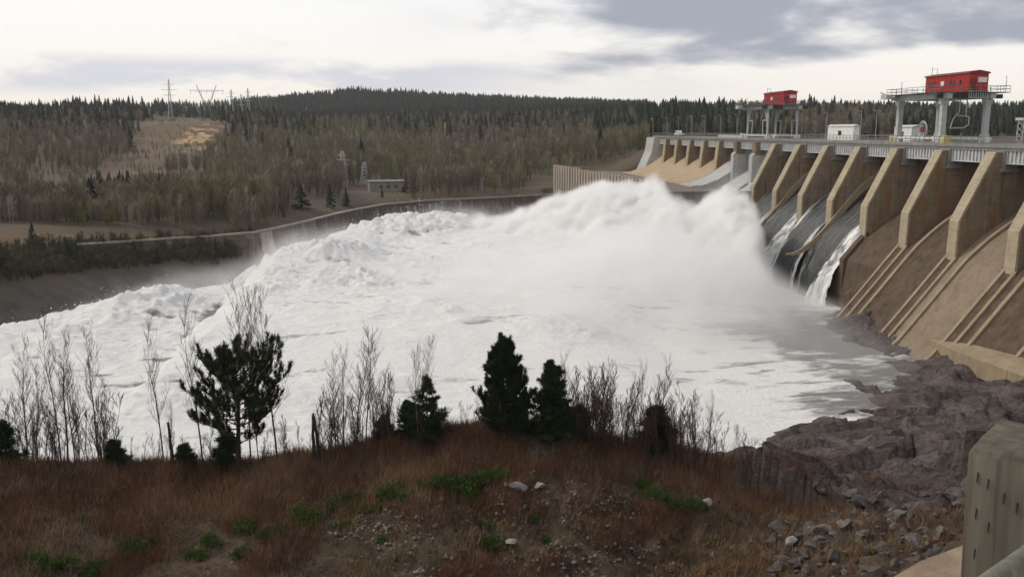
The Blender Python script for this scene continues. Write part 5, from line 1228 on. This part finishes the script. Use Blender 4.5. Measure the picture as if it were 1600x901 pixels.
# shoreline bushes
def bushes(n, seed):
    g = np.random.default_rng(seed); px = g.uniform(-60, 400, n); t = g.random(n); X = []; Y_ = []
    for p_, t_ in zip(px, t):
        yy = np.interp(p_, [-60, 0, 130, 400], [400, 392, 385, 372])+t_*np.interp(p_, [-60, 0, 130, 400], [60, 50, 42, 32]); q = unq(p_, yy); X.append(q[0]); Y_.append(q[1])
    X = np.array(X); Y_ = np.array(Y_); Z = far_h(X, Y_); V, F = merge([far_bare(i+70, 3.0, 60, .5, .045) for i in range(4)], X, Y_, Z, g.uniform(.4, 1.25, n), g)
    tag(npmesh('shore_brush', V, F, M['shorebush']), 'dull green and brown brush on the far shore slope', 'undergrowth', kind='stuff')
def unq(px, py):
    d = ray(px, py); d = d/d.y; Ys = np.linspace(135, 260, 120); zz = far_h(d.x*Ys, Ys); rz = CZ+d.z*Ys; i = int(np.argmax(rz < zz)) if (rz < zz).any() else len(Ys)-1
    return d.x*Ys[i], Ys[i]
M['shorebush'] = mottled('shore_brush', (.06, .065, .028), (.10, .075, .045), .12)
bushes(1500, 5)

# ---------------------------------------------------------------- roadside: shoulder, post, rail
A_ = at(1396, 905, z=-1.65); B_ = at(1505, 851, z=-1.65)
d = (B_-A_).normalized()
pts = [A_-d*.9, A_-d*.2, A_+(B_-A_)*.45+Vector((-.015, .02, 0)), B_, B_+d*1.2+Vector((.05, .05, 0)), B_+d*5]
b = MB(); n = len(pts); v = [(p.x, p.y, p.z) for p in pts]+[(p.x+4, p.y-5, p.z) for p in pts]+[(p.x-.5, p.y+.6, p.z-2.2) for p in pts]
b.add(v, [(i, i+n, i+n+1, i+1) for i in range(n-1)]+[(i, i+1, i+1+2*n, i+2*n) for i in range(n-1)])
tag(b.build('road_shoulder', M['gravel']), kind='structure')
import bmesh
def timber(name, w_, d_, h_, bev=.012, parent=None, jitter=.004):
    bm = bmesh.new(); bmesh.ops.create_cube(bm, size=1)
    for v in bm.verts: v.co.x *= w_; v.co.y *= d_; v.co.z = (v.co.z+.5)*h_
    bmesh.ops.bevel(bm, geom=list(bm.edges), offset=bev, segments=3, affect='EDGES')
    bmesh.ops.subdivide_edges(bm, edges=[e for e in bm.edges if e.calc_length() > .1], cuts=7, use_grid_fill=True)
    co = np.array([v.co[:] for v in bm.verts]); nn = fbm(co[:, 0]*14, co[:, 1]*14, co[:, 2]*3, 3)
    for v, q in zip(bm.verts, nn): v.co.x += jitter*q; v.co.y += jitter*q; v.co.z += jitter*.6*q
    me = bpy.data.meshes.new(name); bm.to_mesh(me); bm.free(); me.materials.append(M['wood']); me.shade_smooth(); o = bpy.data.objects.new(name, me); COL.objects.link(o)
    if parent: o.parent = parent
    return o
pc_ = at(1524, 699, z=-.90); ang = math.atan2(-.72, .69)
e = empty('wooden_post', (0, 0, 0), 0, 'thick square weathered timber post in the lower right corner, close to the camera', 'post')
e.location = (pc_.x, pc_.y, pc_.z-.80); e.rotation_euler = (R(2.0), R(-1.2), ang)
w0 = .34
pm = timber('timber', w0, w0, .80, .014, e); pm.location = (w0/2, w0/2, 0)
b = MB()
random.seed(3)
for ux, zz in [(.035, .72), (.035, .61), (.035, .50), (.065, .70), (.07, .585), (.10, .675), (.135, .655), (.04, .33), (.075, .30), (.11, .36), (.165, .56), (.12, .47)]:
    ux += random.uniform(-.004, .004); zz += random.uniform(-.012, .012)
    b.add([(ux-.0014, -.0035, zz-.016), (ux+.0010, -.0035, zz-.012), (ux+.0034, -.0035, zz+.014), (ux+.0004, -.0035, zz+.018), (ux-.0014, .01, zz-.016), (ux+.0010, .01, zz-.012), (ux+.0034, .01, zz+.014), (ux+.0004, .01, zz+.018)], [(0, 1, 2, 3), (0, 3, 7, 4), (1, 5, 6, 2), (3, 2, 6, 7), (0, 4, 5, 1)])
b.build('incision_marks', M['slot'], e)
ra = at(1552, 905, Y=1.75); rb_ = at(1640, 842, Y=1.95)
rl = MB().bar((0, 0, 0), tuple((rb_-ra)*2), .022, .022, 16).build('rail', M['yellowrail'] if 'yellowrail' in M else mottled('lichened_rail', (.17, .165, .12), (.10, .10, .085), 14, bump=.003), None, True); rl.location = ra-(rb_-ra)*.6
tag(rl, 'greenish weathered rail crossing the bottom right corner in front of the post', 'rail')

# ---------------------------------------------------------------- air
m = bpy.data.materials.new('haze'); m.use_nodes = True; t = NT(m.node_tree); t.n.clear()
om = t.new('ShaderNodeOutputMaterial'); pv = t.new('ShaderNodeVolumePrincipled'); pv.inputs['Color'].default_value = (.95, .96, 1, 1); pv.inputs['Density'].default_value = .00008
t.link(pv.outputs[0], om.inputs['Volume'])
zl = float(GZ.min())-12; o = MB().box(-5300, 5300, -400, 8400, min(zl, -12), float(GZ.max())+30).build('haze', m); tag(o, kind='stuff'); o['label'] = 'thin pale haze in the valley air'; o['category'] = 'haze'
